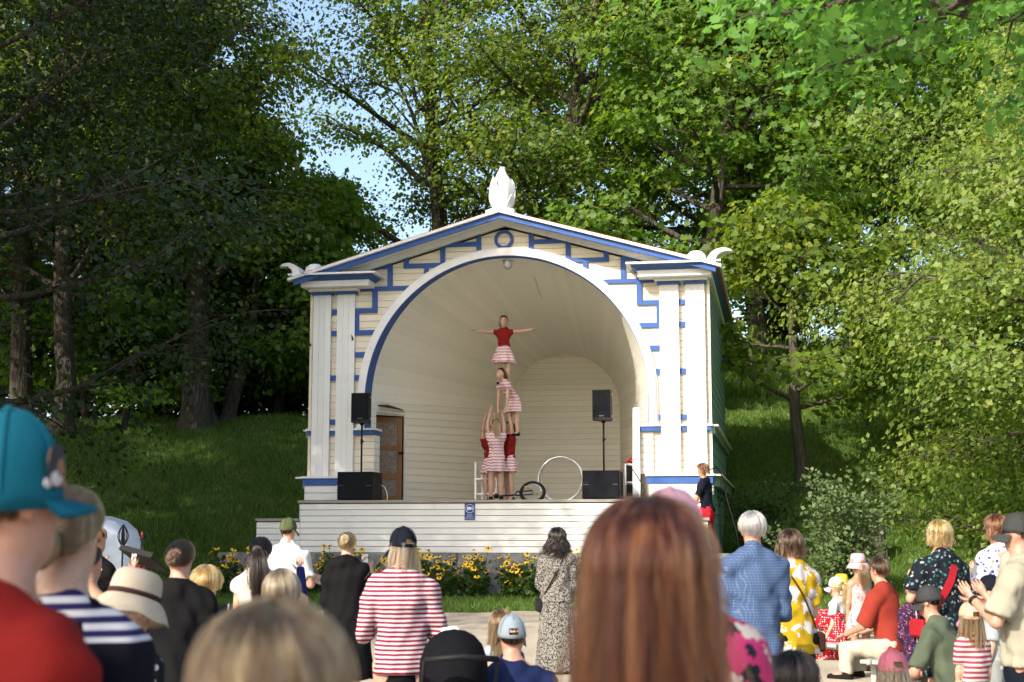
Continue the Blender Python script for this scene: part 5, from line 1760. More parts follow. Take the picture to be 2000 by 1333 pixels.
            if style != 'short' and length > 0:
                d = Vector((math.sin(a + da), math.cos(a + da), 0))
                back = 1.0 if abs(a) > 1.25 else 0
                if abs(a) <= 1.25 and style == 'long':
                    # front locks swing to the side
                    sgn = 1 if a >= 0 else -1
                L = length * L_
                base = Mx.inverted() @ pts[-1]
                k = max(3, seg)
                for j in range(1, k + 1):
                    t = j / k
                    x = base.x * (1 + flare * t + .04 * math.sin(math.pi * t) - curl_in * t * t) + wave * math.sin(ph + t * 9) * min(t * 2, 1) + dx_ * t
                    y = base.y * (1 - .12 * t - curl_in * t * t) + wave * .7 * math.cos(ph + t * 8) * t + fall_y * t + dy_ * t
                    if abs(a) <= 1.25:      # hair from the brow falls beside the face
                        x = (1 if a >= 0 else -1) * max(abs(base.x), rx * .98) * (1 - curl_in * t * t * .6); y = min(base.y, ry * (.25 - .3 * t))
                    p_ = Vector((x, y, base.z - L * t))
                    pts.append(Mx @ p_); nr.append((Mx.to_3x3() @ Vector((x, y - .0, .05))).normalized())
            st_.pts.append(pts); st_.rad.append(w * rr.uniform(.6, 1.15) * .5)
    st_.base = mb
    return st_

# ---- headwear
def cap_mesh(head, hole=True, brim=.075, grow=1.0, tilt=0.0, crown=.53, low=.07, flatbrim=False):
    S = head['s'] * grow; Mx = head_frame(head) @ Matrix.Rotation(tilt, 4, 'X')
    rx, ry, rz = .385 * S, .465 * S, crown * S
    c0 = Vector((0, -.03 * S, low * S))
    na, ne = 36, 10
    crown_ = MB(); vs, fs = [], []
    for lay in (0, 1):
        k = 1.0 - .03 * lay
        for i in range(na):
            a = 2 * math.pi * i / na
            for j in range(ne + 1):
                e = (math.pi / 2) * j / ne
                bl = 1 + .018 * math.cos(6 * a) * math.cos(e)
                ce = math.cos(e) ** .8
                vs.append(Mx @ (c0 + Vector((rx * k * ce * math.sin(a) * bl, ry * k * ce * math.cos(a) * bl, rz * k * math.sin(e) ** .95 - .07 * S * (1 + math.cos(a - math.pi)) * .5 * (1 - j / ne)))))
    half = na * (ne + 1)
    def is_hole(i, j):
        a = abs(2 * math.pi * (i + .5) / na - math.pi)
        return hole and a < .42 and 1 <= j <= (2 if a < .30 else 1)
    for i in range(na):
        k = (i + 1) % na
        for j in range(ne):
            if is_hole(i, j): continue
            q = (i * (ne + 1) + j, k * (ne + 1) + j, k * (ne + 1) + j + 1, i * (ne + 1) + j + 1)
            fs += [q[::-1], tuple(half + x for x in q)]
        fs.append((i * (ne + 1), k * (ne + 1), half + k * (ne + 1), half + i * (ne + 1)))
    crown_.add(vs, fs, True)
    br = MB(); vs, fs = [], []
    nb_ = 14
    for lay in (0, 1):
        for i in range(nb_ + 1):
            a = R(-78 + 156 * i / nb_)
            for j in range(5):
                t = j / 4
                r = 1 + t * brim / (.455 * S) * max(math.cos(a * .85), 0) ** .5
                x = rx * math.sin(a) * (1 + .10 * t); y = ry * math.cos(a) * 1.0 + t * brim * max(math.cos(a), 0) ** .55
                z = ((.014 if flatbrim else -.010) - (.012 if flatbrim else .020) * t - (.014 if flatbrim else .030) * (math.sin(a) ** 2) * (.4 + t)) - lay * .006
                vs.append(Mx @ (c0 + Vector((x, y, z))))
    hf = (nb_ + 1) * 5
    for i in range(nb_):
        for j in range(4):
            q = (i * 5 + j, (i + 1) * 5 + j, (i + 1) * 5 + j + 1, i * 5 + j + 1)
            fs += [q, tuple(hf + x for x in q[::-1])]
        fs.append((i * 5 + 4, (i + 1) * 5 + 4, hf + (i + 1) * 5 + 4, hf + i * 5 + 4))
    br.add(vs, fs, True)
    bt = MB().ball(Mx @ (c0 + Vector((0, 0, rz + .002))), (.011, .011, .006), 10, 6)
    # stitched seams between the panels
    sm = MB()
    for q in range(3):
        pts = []
        for j in range(-9, 10):
            e = math.pi / 2 - abs(j) * (math.pi / 2) / 9.6
            a = q * math.pi / 3 + (0 if j >= 0 else math.pi) + .0
            if hole and abs(((a - math.pi) + math.pi) % (2 * math.pi) - math.pi) < .5 and e < R(48): continue
            bl = 1 + .018 * math.cos(6 * a) * math.cos(e); ce = math.cos(e) ** .8
            pts.append(Mx @ (c0 + Vector((rx * 1.004 * ce * math.sin(a) * bl, ry * 1.004 * ce * math.cos(a) * bl, rz * 1.004 * math.sin(e) ** .95))))
        sm.tube(pts, .0022, 4, False)
    return crown_, br, bt, sm

def brim_hat(head, brim=.07, drop=.035, grow=1.0, tall=.50, tilt=0.0, up_front=0.0):
    S = head['s'] * grow; Mx = head_frame(head) @ Matrix.Rotation(tilt, 4, 'X')
    rx, ry, rz = .385 * S, .46 * S, tall * S
    c0 = Vector((0, -.02 * S, .10 * S))
    na = 36
    prof_ = [(1.0, 0.0), (.995, .25), (.97, .55), (.90, .80), (.72, .95), (.42, 1.0), (.0, 1.01)]
    vs, fs = [], []
    for (k, z) in prof_:
        for i in range(na):
            a = 2 * math.pi * i / na
            vs.append(Mx @ (c0 + Vector((rx * k * math.sin(a), ry * k * math.cos(a), rz * z))))
    for j in range(len(prof_) - 1):
        for i in range(na): fs.append((j * na + i, j * na + na + i, j * na + na + (i + 1) % na, j * na + (i + 1) % na))
    cr = MB().add(vs, fs, True)
    vs, fs = [], []
    nb_ = 5
    for lay in (0, 1):
        for j in range(nb_ + 1):
            t = j / nb_
            for i in range(na):
                a = 2 * math.pi * i / na
                wob = .006 * math.sin(3 * a + 1) * t + .004 * math.sin(7 * a) * t
                vs.append(Mx @ (c0 + Vector(((rx + brim * t) * math.sin(a), (ry + brim * t) * math.cos(a), .004 - drop * t * t - drop * .5 * t + wob + up_front * t * max(math.cos(a), 0) - lay * .004))))
    hf = (nb_ + 1) * na
    for j in range(nb_):
        for i in range(na):
            q = (j * na + i, j * na + (i + 1) % na, j * na + na + (i + 1) % na, j * na + na + i)
            fs += [q, tuple(hf + x for x in q[::-1])]
    for i in range(na): fs.append((nb_ * na + i, nb_ * na + (i + 1) % na, hf + nb_ * na + (i + 1) % na, hf + nb_ * na + i))
    br = MB().add(vs, fs, True)
    bd = MB(); vs = []
    for (k, z) in ((1.035, .02), (1.035, .20), (.97, .20), (.97, .02)):
        for i in range(na):
            a = 2 * math.pi * i / na
            vs.append(Mx @ (c0 + Vector((rx * k * math.sin(a), ry * k * math.cos(a), rz * z))))
    bd.add(vs, [(j * na + i, j * na + (i + 1) % na, ((j + 1) % 4) * na + (i + 1) % na, ((j + 1) % 4) * na + i) for j in range(4) for i in range(na)], True)
    return cr, br, bd

ARMS = {   # (upper-arm direction, forearm direction), right side x>0; mirrored for the left
    'down': ((.14, .02, -1), (.02, .22, -1)),
    'hidden': ((.10, .06, -1), (-.45, .85, -.05)),
    'front': ((.26, .10, -1), (-.42, .95, .05)),
    'clap': ((.32, .34, -1), (-.62, .80, .55)),
    'phone': ((.36, .55, -.75), (-.25, .50, 1.0)),
    'lap': ((.22, .40, -1), (-.30, .85, -.35)),
    'prop': ((.22, -.05, -1), (.15, .35, -.8)),
    'T': ((1, .02, .0), (1, .06, .14)),
    'up': ((.18, .25, 1), (-.12, .12, 1)),
}
def person(label, X, Y, h, rot=0.0, z=None, arms='down', aL=None, aR=None, seat=None, hh=None, head_yaw=0.0, head_pitch=0.0, wide=1.0, skin='skin',
           top=None, bottom=None, hair=None, hat=None, vox=.016, shoes='shoe', lean=0.0, face=False, female=True, legs=None, child=False, seed=None, group=None, bare=False, lean_side=0.0, hands=True, shade=False):
    """a figure at (X, Y) facing +y turned by rot; seat = seat height if sitting"""
    seed = seed if seed is not None else abs(hash(label)) % 1000
    seed = sum(ord(ch) for ch in label) % 997
    gz = gh(X, Y) if z is None else z
    root = empty('person', (X, Y, gz), rot, label, 'person', group)
    hh = hh or (.13 * h if h > 1.45 else .235 * (.62 + .38 * h / 1.6) * .92 + .015)
    hw = wide
    if seat is None:
        hipz = .515 * h
    else:
        hipz = seat + .085 * h * .9
    sh = h * 1.0
    spine = .305 * h                        # hip to shoulder line
    up = nrm((lean_side, math.sin(lean), math.cos(lean)))
    fw = nrm(np.cross([1, 0, 0], up)) * -1
    fw = np.array([0, math.cos(lean), -math.sin(lean)])
    P = np.array([0, 0, hipz]); 
    W = P + up * (.30 * spine); Cc = P + up * (.72 * spine); Sh = P + up * (spine * .98); Nk = P + up * (spine + .035 * h)
    sw = (.092 if female else .103) * h * hw * (1 if not child else .95)
    hc = Nk + up * (.035 * h) + np.array([0, .012 * h, 0]) + np.array([0, 0, hh * .46])
    if seat is not None or lean: pass
    head = dict(c=hc, s=hh, yaw=head_yaw, pitch=head_pitch)
    rP, rW, rC = (.096, .078, .090) if female else (.092, .086, .098)
    if child: rP, rW, rC = .086, .084, .086
    rP, rW, rC = [r * h * hw for r in (rP, rW, rC)]
    A = {}
    for s_, spec in ((-1, aL or arms), (1, aR or arms)):
        if isinstance(spec, str): ua, fa = ARMS[spec]
        else: ua, fa = spec
        ua = nrm((ua[0] * s_, ua[1], ua[2])); fa = nrm((fa[0] * s_, fa[1], fa[2]))
        S0 = Sh + np.array([s_ * sw, 0, -.026 * h])
        if spec in ('up', 'T'): S0 = S0 + np.array([0, 0, .018 * h])
        E = S0 + ua * .172 * h; Wr = E + fa * .148 * h
        A[s_] = (S0, E, Wr, fa)
    hx = .052 * h * (1 if not child else .95)
    LG = {}
    for s_ in (-1, 1):
        H0 = P + np.array([s_ * hx, 0, -.015 * h])
        if legs and s_ in legs:
            K = np.array(legs[s_][0], float); An = np.array(legs[s_][1], float); toe = np.array(legs[s_][2], float) if len(legs[s_]) > 2 else np.array([0, 1, 0.])
        elif seat is None:
            K = np.array([s_ * (hx + .012), .012, .275 * h]); An = np.array([s_ * (hx + .018), -.01, .045 * h]); toe = np.array([.12 * s_, 1, 0])
        else:
            K = H0 + np.array([s_ * .045, .235 * h, .0]); An = np.array([K[0] + s_ * .01, K[1] + .02, .045 * h]); toe = np.array([.1 * s_, 1, 0])
        LG[s_] = (H0, K, An, nrm(toe))
    # ---- body: one continuous surface
    sd = SDF(vox * (1.0 if face or vox < .015 else 1.22), .035 * h / 1.6)
    sd.cone(P, W, rP * .92, rW * .9, fw, .70).cone(W, Cc, rW * .9, rC * .93, fw, .68)
    sd.cone(Sh + np.array([-sw * .85, 0, -.024 * h]), Sh + np.array([sw * .85, 0, -.024 * h]), .040 * h, .040 * h)
    sd.cone(Cc, Sh, rC * .9, .06 * h, fw, .7)
    for s_ in (-1, 1): sd.cone(Nk + np.array([0, -.008 * h, .012 * h]), Sh + np.array([s_ * sw * .9, 0, -.022 * h]), .026 * h, .036 * h)
    sd.cone(Sh, hc + np.array([0, 0, -.25 * hh]), .034 * h, .030 * h)
    for s_ in (-1, 1):
        S0, E, Wr, fa = A[s_]
        sd.cone(S0, E, .030 * h, .024 * h, k=.02).cone(E, Wr, .0245 * h, .0165 * h, k=.012)
        H0, K, An, toe = LG[s_]
        sd.cone(H0, K, .055 * h * min(hw, 1.1), .034 * h, k=.02).cone(K, K + (An - K) * .3, .034 * h, .035 * h, k=.01).cone(K + (An - K) * .3, An, .035 * h, .021 * h, k=.01)
        sd.cone(An, An + toe * .085 * h + np.array([0, 0, -.022 * h]), .022 * h, .017 * h, k=.02)
    Hm = head_frame(head); H3 = np.array(Hm.to_3x3()); 
    hp = lambda x, y, zz: np.array(Hm @ Vector((x * hh, y * hh, zz * hh)))
    axr = H3.T
    sd.ell(hp(0, -.04, .12), (.325 * hh, .40 * hh, .365 * hh), axr, .02)
    sd.ell(hp(0, .10, -.16), (.245 * hh, .29 * hh, .33 * hh), axr, .03)
    sd.ell(hp(0, .22, -.38), (.12 * hh, .13 * hh, .10 * hh), axr, .025)
    sd.ell(hp(0, .405, -.10), (.055 * hh, .075 * hh, .085 * hh), axr, .012)
    sd.cone(hp(0, .37, .06), hp(0, .41, -.09), .035 * hh, .05 * hh, k=.010)
    for s_ in (-1, 1):
        sd.ell(hp(s_ * .325, -.02, -.06), (.045 * hh, .085 * hh, .135 * hh), axr, .006)
    ex = MB()
    if hands:
        for s_ in (-1, 1):
            S0, E, Wr, fa = A[s_]
            d = Vector(fa)
            side = d.cross(Vector((0, 0, 1)))
            if side.length < .25: side = Vector((s_, 0, 0)) if abs(d.x) < .8 else Vector((0, 1, 0))
            side = (side - d * side.dot(d)).normalized()
            pn = d.cross(side).normalized()          # palm normal
            if arms == 'clap' or (aL == 'clap' and s_ < 0) or (aR == 'clap' and s_ > 0):
                pn, side = Vector((-s_, 0, 0)), Vector((0, -.5, .86))
                d = Vector((-s_ * .1, .62, .78)).normalized()
                side = (side - d * side.dot(d)).normalized(); pn = d.cross(side)
            u = h / 1.7
            w0 = Vector(Wr)
            pe = w0 + d * .085 * u
            sd.cone(np.array(w0), np.array(pe), .024 * u, .034 * u, np.array(pn), .42, k=.012)
            for q, (o_, L, r) in enumerate(((-.028, .066, .0078), (-.009, .078, .0082), (.010, .074, .0080), (.028, .058, .0070))):
                b0 = pe + side * o_ * u - d * .012 * u
                cu = .35 if s_ else 0
                p1 = b0 + d * L * .45 * u; p2 = p1 + (d + pn * .25).normalized() * L * .35 * u; p3 = p2 + (d + pn * .55).normalized() * L * .28 * u
                ex.tube([b0, p1, p2, p3], [r * u, r * u, r * .92 * u, r * .6 * u], 6)
            tb = w0 + d * .025 * u - side * .022 * u
            td = (d * .7 - side * .75 + pn * .15).normalized()
            ex.tube([tb, tb + td * .035 * u, tb + td * .035 * u + (td + d * .6).normalized() * .032 * u], [.011 * u, .010 * u, .0065 * u], 6)
    link('body', sm_mesh('body', sd.mesh('b'), ex), M[skin], root)
    if face:
        for s_ in (-1, 1):
            MB().ball(hp(s_ * .125, .335, .04), (.045 * hh, .03 * hh, .028 * hh), 8, 6).build('eye', M['eye'], root)
            MB().tube([hp(s_ * .06, .375, .10), hp(s_ * .13, .372, .125), hp(s_ * .20, .32, .10)], .010 * hh, 5).build('eyebrow', M['brow'], root)
        MB().ball(hp(0, .355, -.245), (.095 * hh, .035 * hh, .028 * hh), 10, 6).build('lips', M['lip'], root)
    # ---- clothes
    if top:
        inf = top.get('inf', .012); hem = top.get('hem', .50); cv = top.get('vox', vox)
        tz = SDF(cv, .035)
        ll = top.get('loose', 0.0)
        hemz = hipz + (hem - .515) * h if seat is None else hipz + (hem - .515) * h
        Hm_ = P + up * ((hemz - hipz))
        tz.cone(W, Cc, rW * (.93 + ll) + inf, rC * .95 + inf, fw, .72).cone(Cc, Sh + up * -.02, rC * .92 + inf, .062 * h + inf, fw, .72)
        tz.cone(Hm_, W, max(rP * (.97 + ll) + inf, rW) , rW * (.93 + ll) + inf, fw, .74)
        tz.cone(Hm_ - up * .06, Hm_, rP * (1.0 + ll) + inf, rP * (.97 + ll) + inf, fw, .74)
        if not top.get('strapless'):
            tz.cone(Sh + np.array([-sw * .88, 0, -.025 * h]), Sh + np.array([sw * .88, 0, -.025 * h]), .040 * h + inf * .7, .040 * h + inf * .7)
            for s_ in (-1, 1): tz.cone(Sh + up * .024 * h + np.array([s_ * .016 * h, -.012 * h, 0]), Sh + np.array([s_ * sw * .9, 0, -.024 * h]), .040 * h + inf * .5, .039 * h + inf * .6)
        if top.get('collar'):
            tz.cone(Sh + up * .01 * h, Nk + up * .018 * h, .047 * h, .041 * h, k=.015)
        sl = top.get('sleeve', .55)
        for s_ in (-1, 1):
            S0, E, Wr, fa = A[s_]
            if sl <= 0: continue
            if sl <= 1:
                tz.cone(S0, S0 + (E - S0) * sl, .034 * h + inf * .8, .032 * h + inf * 1.1 + top.get('flare', 0), k=.02, flat=True)
            else:
                tz.cone(S0, E, .034 * h + inf * .8, .029 * h + inf, k=.02).cone(E, E + (Wr - E) * (sl - 1), .029 * h + inf, .023 * h + inf + top.get('flare', 0), k=.015, flat=True)
        tz.cut(Hm_, -up)
        if top.get('strapless'): tz.cut(Cc + up * .06 * h, up)
        nm = top.get('name', 'shirt')
        so = link(nm, sm_mesh(nm, tz.mesh(nm, top.get('wr', .011), seed, 36)), CL[top['m']], root)
    if bottom:
        kd = bottom['kind']; inf = bottom.get('inf', .012)
        tz = SDF(bottom.get('vox', max(vox, .0195)), .03)
        if kd in ('pants', 'shorts'):
            frac = bottom.get('len', 1.0)
            wz = P + up * ((.015 if seat is None else .045) * h)
            tz.cone(P - up * .05 * h, wz, rP * .98 + inf * .6, rP * .93 + inf * .4, fw, .72)
            for s_ in (-1, 1):
                H0, K, An, toe = LG[s_]
                if frac > .5:
                    tz.cone(H0, K, .057 * h * min(hw, 1.1) + inf, .040 * h + inf, k=.025)
                    tz.cone(K, K + (An - K) * (frac - .5) * 2, .040 * h + inf, .031 * h + inf + bottom.get('flare', 0), k=.02, flat=True)
                else:
                    tz.cone(H0, H0 + (K - H0) * frac * 2, .057 * h * min(hw, 1.1) + inf, .048 * h + inf + .01, k=.025, flat=True)
            tz.cut(wz, up)
        else:
            a, b_ = bottom.get('from', .60), bottom.get('to', .2)
            r1, r2 = bottom.get('r1', rW * .95 + inf), bottom.get('r2', .15 * h)
            zt_, zb_ = hipz + (a - .515) * h, hipz + (b_ - .515) * h
            tx = P + up * (zt_ - hipz)
            kk = bottom.get('ky', .78)
            rows = [(tx[2], tx[0], tx[1], r1, r1 * .74)]
            hip_r = max(rP + inf + .004, r1)
            if zt_ > hipz + .02: rows.append((hipz, 0, 0, max(hip_r, r1 + (r2 - r1) * .45), max(hip_r * .80, (r1 + (r2 - r1) * .45) * kk)))
            cb = bottom.get('shift', (0, 0))
            rows.append((zb_, cb[0], cb[1], r2, r2 * kk))
            tz.skirt(rows, bottom.get('folds', .05), bottom.get('nf', 8), seed % 6)
            for (c1, c2, ra, rb_) in bottom.get('extra', []): tz.cone(c1, c2, ra, rb_, k=.05)
        nm = bottom.get('name', kd if kd != 'pants' else 'trousers')
        link(nm, sm_mesh(nm, tz.mesh(nm, bottom.get('wr', .007), seed + 5, 34)), CL[bottom['m']], root)
    if shoes:
        for s_ in (-1, 1):
            H0, K, An, toe = LG[s_]
            gz0 = An[2] - .045 * h + .0
            fz = np.array([0, 0, 1.0])
            s2 = SDF(max(.013, vox), .02)
            base = An - fz * .020 * h
            s2.cone(base - toe * .018 * h, base + toe * .10 * h - fz * .008 * h, .026 * h, .021 * h, None, 1, .02).cone(An + fz * .008 * h, base, .026 * h, .026 * h)
            s2.cut(An - fz * .046 * h, -fz)
            link('shoe', sm_mesh('shoe', s2.mesh('shoe')), CL[shoes], root)
    if hair:
        hk = dict(hair); st, cc = hk.pop('style'), hk.pop('c')
        nn = hk.pop('n', 260); ww = hk.pop('w', .008)
        hm = hk.pop('hm', 2.2)
        make_hair(head, st, int(nn * hm), seed, w=ww / hm * 1.25, **hk).build(HAIR[cc], root)
    if hat:
        hk = dict(hat); kd = hk.pop('kind'); mt = CL[hk.pop('m')]; m2 = CL[hk.pop('m2')] if 'm2' in hk else mt
        if kd == 'cap':
            cr, br, bt, sm = cap_mesh(head, **hk)
            co = cr.build('cap', mt, root)
            br.build('brim', m2, co); bt.build('button', m2, co); sm.build('seam', mt, co)
        else:
            cr, br, bd = brim_hat(head, **hk)
            co = cr.build('hat', mt, root); br.build('brim', mt, co); bd.build('hat_band', m2, co)
    return dict(root=root, head=head, A=A, P=P, W=W, Sh=Sh, Cc=Cc, Nk=Nk, h=h, LG=LG, rC=rC, rW=rW, rP=rP, sw=sw, hp=hp, seat=seat)

def to_world(pr, p):
    rt = pr['root']
    return Matrix.Translation(rt.location) @ Matrix.Rotation(rt.rotation_euler.z, 4, 'Z') @ Vector(p)

def strap(pr, pts, w, mat, label, name='bag_strap'): pass
# ---------------------------------------------------------------- the crowd
def head_h(h): return .13 * h if h > 1.45 else .235 * (.62 + .38 * h / 1.6) * .92 + .015
def solve(f, target):
    lo_, hi_ = .6, 2.2
    for _ in range(40):
        mid = (lo_ + hi_) / 2
        if f(mid) < target: lo_ = mid
        else: hi_ = mid
    return lo_
def stand(label, px, yt, D, extra=.02, rot=None, **k):
    w = at(px, yt, D)
    h = solve(lambda q: .89 * q + .945 * head_h(q), w.z - gh(w.x, D) - extra)
    if rot is None: rot = math.atan2(w.x, 27 - D)
    return person(label, w.x, D, h, rot, **k)
def sit(label, px, yt, D, h, extra=.02, rot=None, **k):
    w = at(px, yt, D)
    if rot is None: rot = math.atan2(w.x, 27 - D)
    seat = w.z - gh(w.x, D) - extra - (.0765 + .375) * h - .945 * head_h(h)
    return person(label, w.x, D, h, rot, seat=max(seat, .1), **k)
T = lambda m, **k: dict(m=m, **k)
def pants(m, **k): return dict(kind='pants', m=m, **k)

def phone(pr, side, label, d=(0, .05, .09), tilt=-.1, size=(.074, .012, .152)):
    p_ = Vector(pr['A'][side][2]) + Vector(d)
    o = empty('phone', to_world(pr, p_), pr['root'].rotation_euler.z, label, 'phone')
    o.rotation_euler.x = tilt
    sx, sy, sz = [q / 2 for q in size]
    MB().bbox(-sx, sx, -sy, sy, -sz, sz, .004).build('case', M['black'], o)
    scr = MB().add([(-sx * .9, -sy - .0015, -sz * .94), (sx * .9, -sy - .0015, -sz * .94), (sx * .9, -sy - .0015, sz * .94), (-sx * .9, -sy - .0015, sz * .94)], [(0, 1, 2, 3)]).build('screen', M['screen'], o)
    return o
m, nt, b = nodes_mat('phone_screen')
cc = ramp(nt, noise(nt, coords(nt), 40, 2), [(.35, (.05, .05, .05)), (.5, (.25, .22, .18)), (.65, (.5, .5, .46))])
nt.links.new(cc, b.inputs['Base Color']); nt.links.new(cc, b.inputs['Emission Color'])
b.inputs['Emission Strength'].default_value = .12; b.inputs['Roughness'].default_value = .1
M['screen'] = m
def back_y(pr, z): return -(np.interp(z, [pr['P'][2], pr['W'][2], pr['Cc'][2], pr['Sh'][2]], [pr['rP'], pr['rW'], pr['rC'], pr['h'] * .05]) * .76 + .026)
def crossbody(pr, s_, mat, label, w=.02, bag=(.20, .08, .15), bagmat=None):
    """strap from shoulder on side s_ across the back to the other hip, with its bag"""
    rt = pr['root']
    e = empty('shoulder_bag', rt.location, rt.rotation_euler.z, label, 'bag')
    z1, z0 = pr['Sh'][2] + .025 * pr['h'], pr['P'][2] + .01 * pr['h']
    pts = []
    for t in np.linspace(0, 1, 9):
        z = z1 + (z0 - z1) * t
        x = s_ * (pr['sw'] * .55 * (1 - t) - pr['rP'] * 1.12 * t)
        y = back_y(pr, z) * (1 - .75 * t ** 4) - .004
        if t == 0: y = -.01
        pts.append(Vector((x, y, z)))
    mb = MB()
    nr = [Vector((0, -1, .1))] * len(pts)
    ribbon(mb, pts, nr, w * 2 if w > .018 else w)
    mb.v += [tuple(Vector(v) + Vector((0, .004, 0))) for v in mb.v]
    n_ = len(mb.v) // 2
    mb.f += [tuple(i + n_ for i in f[::-1]) for f in list(mb.f)]; mb.sm += [True] * (len(mb.f) - len(mb.sm))
    mb.build('strap', mat, e)
    bx_ = -s_ * (pr['rP'] * 1.12 + bag[1] * .3)
    MB().bbox(-bag[1] / 2, bag[1] / 2, -bag[0] / 2, bag[0] / 2, -bag[2], 0, .02, Matrix.Translation((bx_, .03, z0 + .01))).build('pouch', bagmat or mat, e)
    return e
def backpack(pr, mat, label, w=.28, hgt=.40, dep=.15, drop=.0, handle=True):
    rt = pr['root']
    e = empty('backpack', rt.location, rt.rotation_euler.z, label, 'backpack')
    cz = pr['Cc'][2] - .02 - drop
    yb = back_y(pr, cz) - dep * .40
    s2 = SDF(.014, .05)
    s2.cone((-w * .22, yb, cz - hgt * .30), (-w * .20, yb, cz + hgt * .28), .14 * w / .28, .12 * w / .28, (0, 1, 0), .62).cone((w * .22, yb, cz - hgt * .30), (w * .20, yb, cz + hgt * .28), .14 * w / .28, .12 * w / .28, (0, 1, 0), .62)
    link('pack_body', sm_mesh('pack_body', s2.mesh('p', .003, 3, 18)), mat, e)
    s3 = SDF(.014, .03)
    s3.cone((-w * .2, yb - dep * .42, cz - hgt * .28), (w * .2, yb - dep * .42, cz - hgt * .28), .075, .075, (0, 1, 0), .5).cone((-w * .2, yb - dep * .42, cz - hgt * .05), (w * .2, yb - dep * .42, cz - hgt * .05), .07, .07, (0, 1, 0), .5)
    link('front_pocket', sm_mesh('front_pocket', s3.mesh('p', .002, 4, 20)), mat, e)
    for s_ in (-1, 1):
        mb = MB()
        pts = [Vector((s_ * w * .25, yb + .04, cz + hgt * .40)), Vector((s_ * pr['sw'] * .62, -.02, pr['Sh'][2] + .048 * pr['h'])), Vector((s_ * pr['sw'] * .68, .09, pr['Sh'][2] - .02)), Vector((s_ * pr['sw'] * .8, .12, cz - .02))]
        mb.tube(pts, .022, 8, True, True, (Vector((0, .5, .8)).normalized(), .4)).build('pack_strap', mat, e)
    if handle:
        MB().tube([(-.05, yb, cz + hgt * .47), (-.03, yb - .01, cz + hgt * .60), (.03, yb - .01, cz + hgt * .60), (.05, yb, cz + hgt * .47)], .008, 6).build('grab_loop', mat, e)
    return e
def shades(pr, name='sunglasses'):
    hp, hh = pr['hp'], pr['head']['s']
    mb = MB()
    for s_ in (-1, 1):
        mb.ball(hp(s_ * .15, .365, .03), (.125 * hh, .05 * hh, .085 * hh), 10, 6)
        mb.tube([hp(s_ * .27, .33, .05), hp(s_ * .345, .1, .05), hp(s_ * .345, -.08, .03)], .016 * hh, 5)
    mb.build(name, M['black'], pr['root'])
hr = lambda style, c, **k: dict(style=style, c=c, **k)

# ---- nearest people
pA = stand('person with long straight auburn hair seen from behind, nearest in the middle', 1268, 968, 2.15, .03, rot=-.04, arms='hidden', top=T('softblack'), bottom=pants('black'),
      hair=hr('long', 'auburn', n=13000, hm=1.0, length=.55, w=.0013, vol=1.06, seg=8, wave=.004, flare=.30), vox=.0152)
pB = stand('child with honey blond hair whose head rises at the bottom edge, nearest of all', 532, 1176, 1.75, .03, rot=.1, arms='hidden', top=T('ecru'), bottom=pants('jeans'), child=False,
      hair=hr('bob', 'darkblond', n=11000, hm=1.0, length=.16, w=.0013, vol=1.12, seg=7, wave=.005, flare=.12), vox=.0152)
pC = stand('man in a turquoise flat-brimmed cap and red T-shirt at the left edge', 4, 792, 2.5, .06, rot=-.72, female=False, arms='down', top=T('red', inf=.02, loose=.05), bottom=pants('jeans'), skin='skin3',
      hair=hr('short', 'brown', n=5000, hm=1.0, w=.0014, under_cap=True), hat=dict(kind='cap', m='teal', hole=False, brim=.068, flatbrim=True, crown=.74, low=-.02), vox=.0145)
hp, hh = pC['hp'], pC['head']['s']
CL['emb1'] = plain('badge_brown', (.24, .12, .07)); CL['emb2'] = plain('badge_white', (.55, .52, .52)); CL['emb3'] = plain('badge_black', (.02, .02, .025))
ebm = empty('cap_badge', (0, 0, 0)); ebm.parent = pC['root']
A_ = Matrix.Rotation(R(-52), 3, 'Z')
def capdot(x, z, rx_, rz_, m_, lift):
    q = R(62) + x / (.41 * hh)
    p_ = np.array(hp(.392 * math.sin(q) * .99, -.03 + .470 * math.cos(q) * .99, .12 + z / hh)) 
    nrm_ = Vector((math.sin(q), math.cos(q), 0))
    Mq = Matrix.Rotation(-q, 3, 'Z')
    MB().ball(Vector(p_) + nrm_ * (.001 + lift), (rx_, .0025, rz_), 12, 6, Mq).build('badge_patch', CL[m_], ebm)
for a in ((0, .035, .030, .040, 'emb3', 0), (-.012, .030, .016, .022, 'emb1', .001), (.014, .042, .010, .026, 'emb1', .001), (0, .015, .020, .014, 'emb2', .0016), (-.022, .008, .012, .010, 'emb1', .001), (.020, .006, .010, .009, 'emb2', .0014)): capdot(*a)
pD = stand('woman with a gold blond low bun and sailor stripes behind the turquoise cap', 126, 938, 3.4, .03, rot=-.25, arms='down', top=T('sailor', inf=.02, sleeve=1.2), bottom=pants('jeans'),
      hair=hr('bun', 'darkblond', n=5000, hm=1.0, length=.060, w=.0018, tie=(math.pi, R(-22)), seg=8, vol=1.05), vox=.0152)
backpack(pD, CL['black'], 'black backpack on the woman with the sailor stripes', .38, .46, .2, .10)
fab('band', (.06, .025, .02))
pE = stand('older woman in a pale straw hat and black daisy print blouse', 226, 1101, 5.4, .045, rot=-.60, arms='hidden', top=T('blackdaisy', inf=.02), bottom=pants('black'), head_pitch=-.30, lean=.14,
      hair=hr('bob', 'grey', n=420, length=.05, w=.006, vol=1.0, under_cap=True), hat=dict(kind='brim', m='straw', m2='band', brim=.055, drop=.05, tall=.48, grow=1.04), vox=.015)
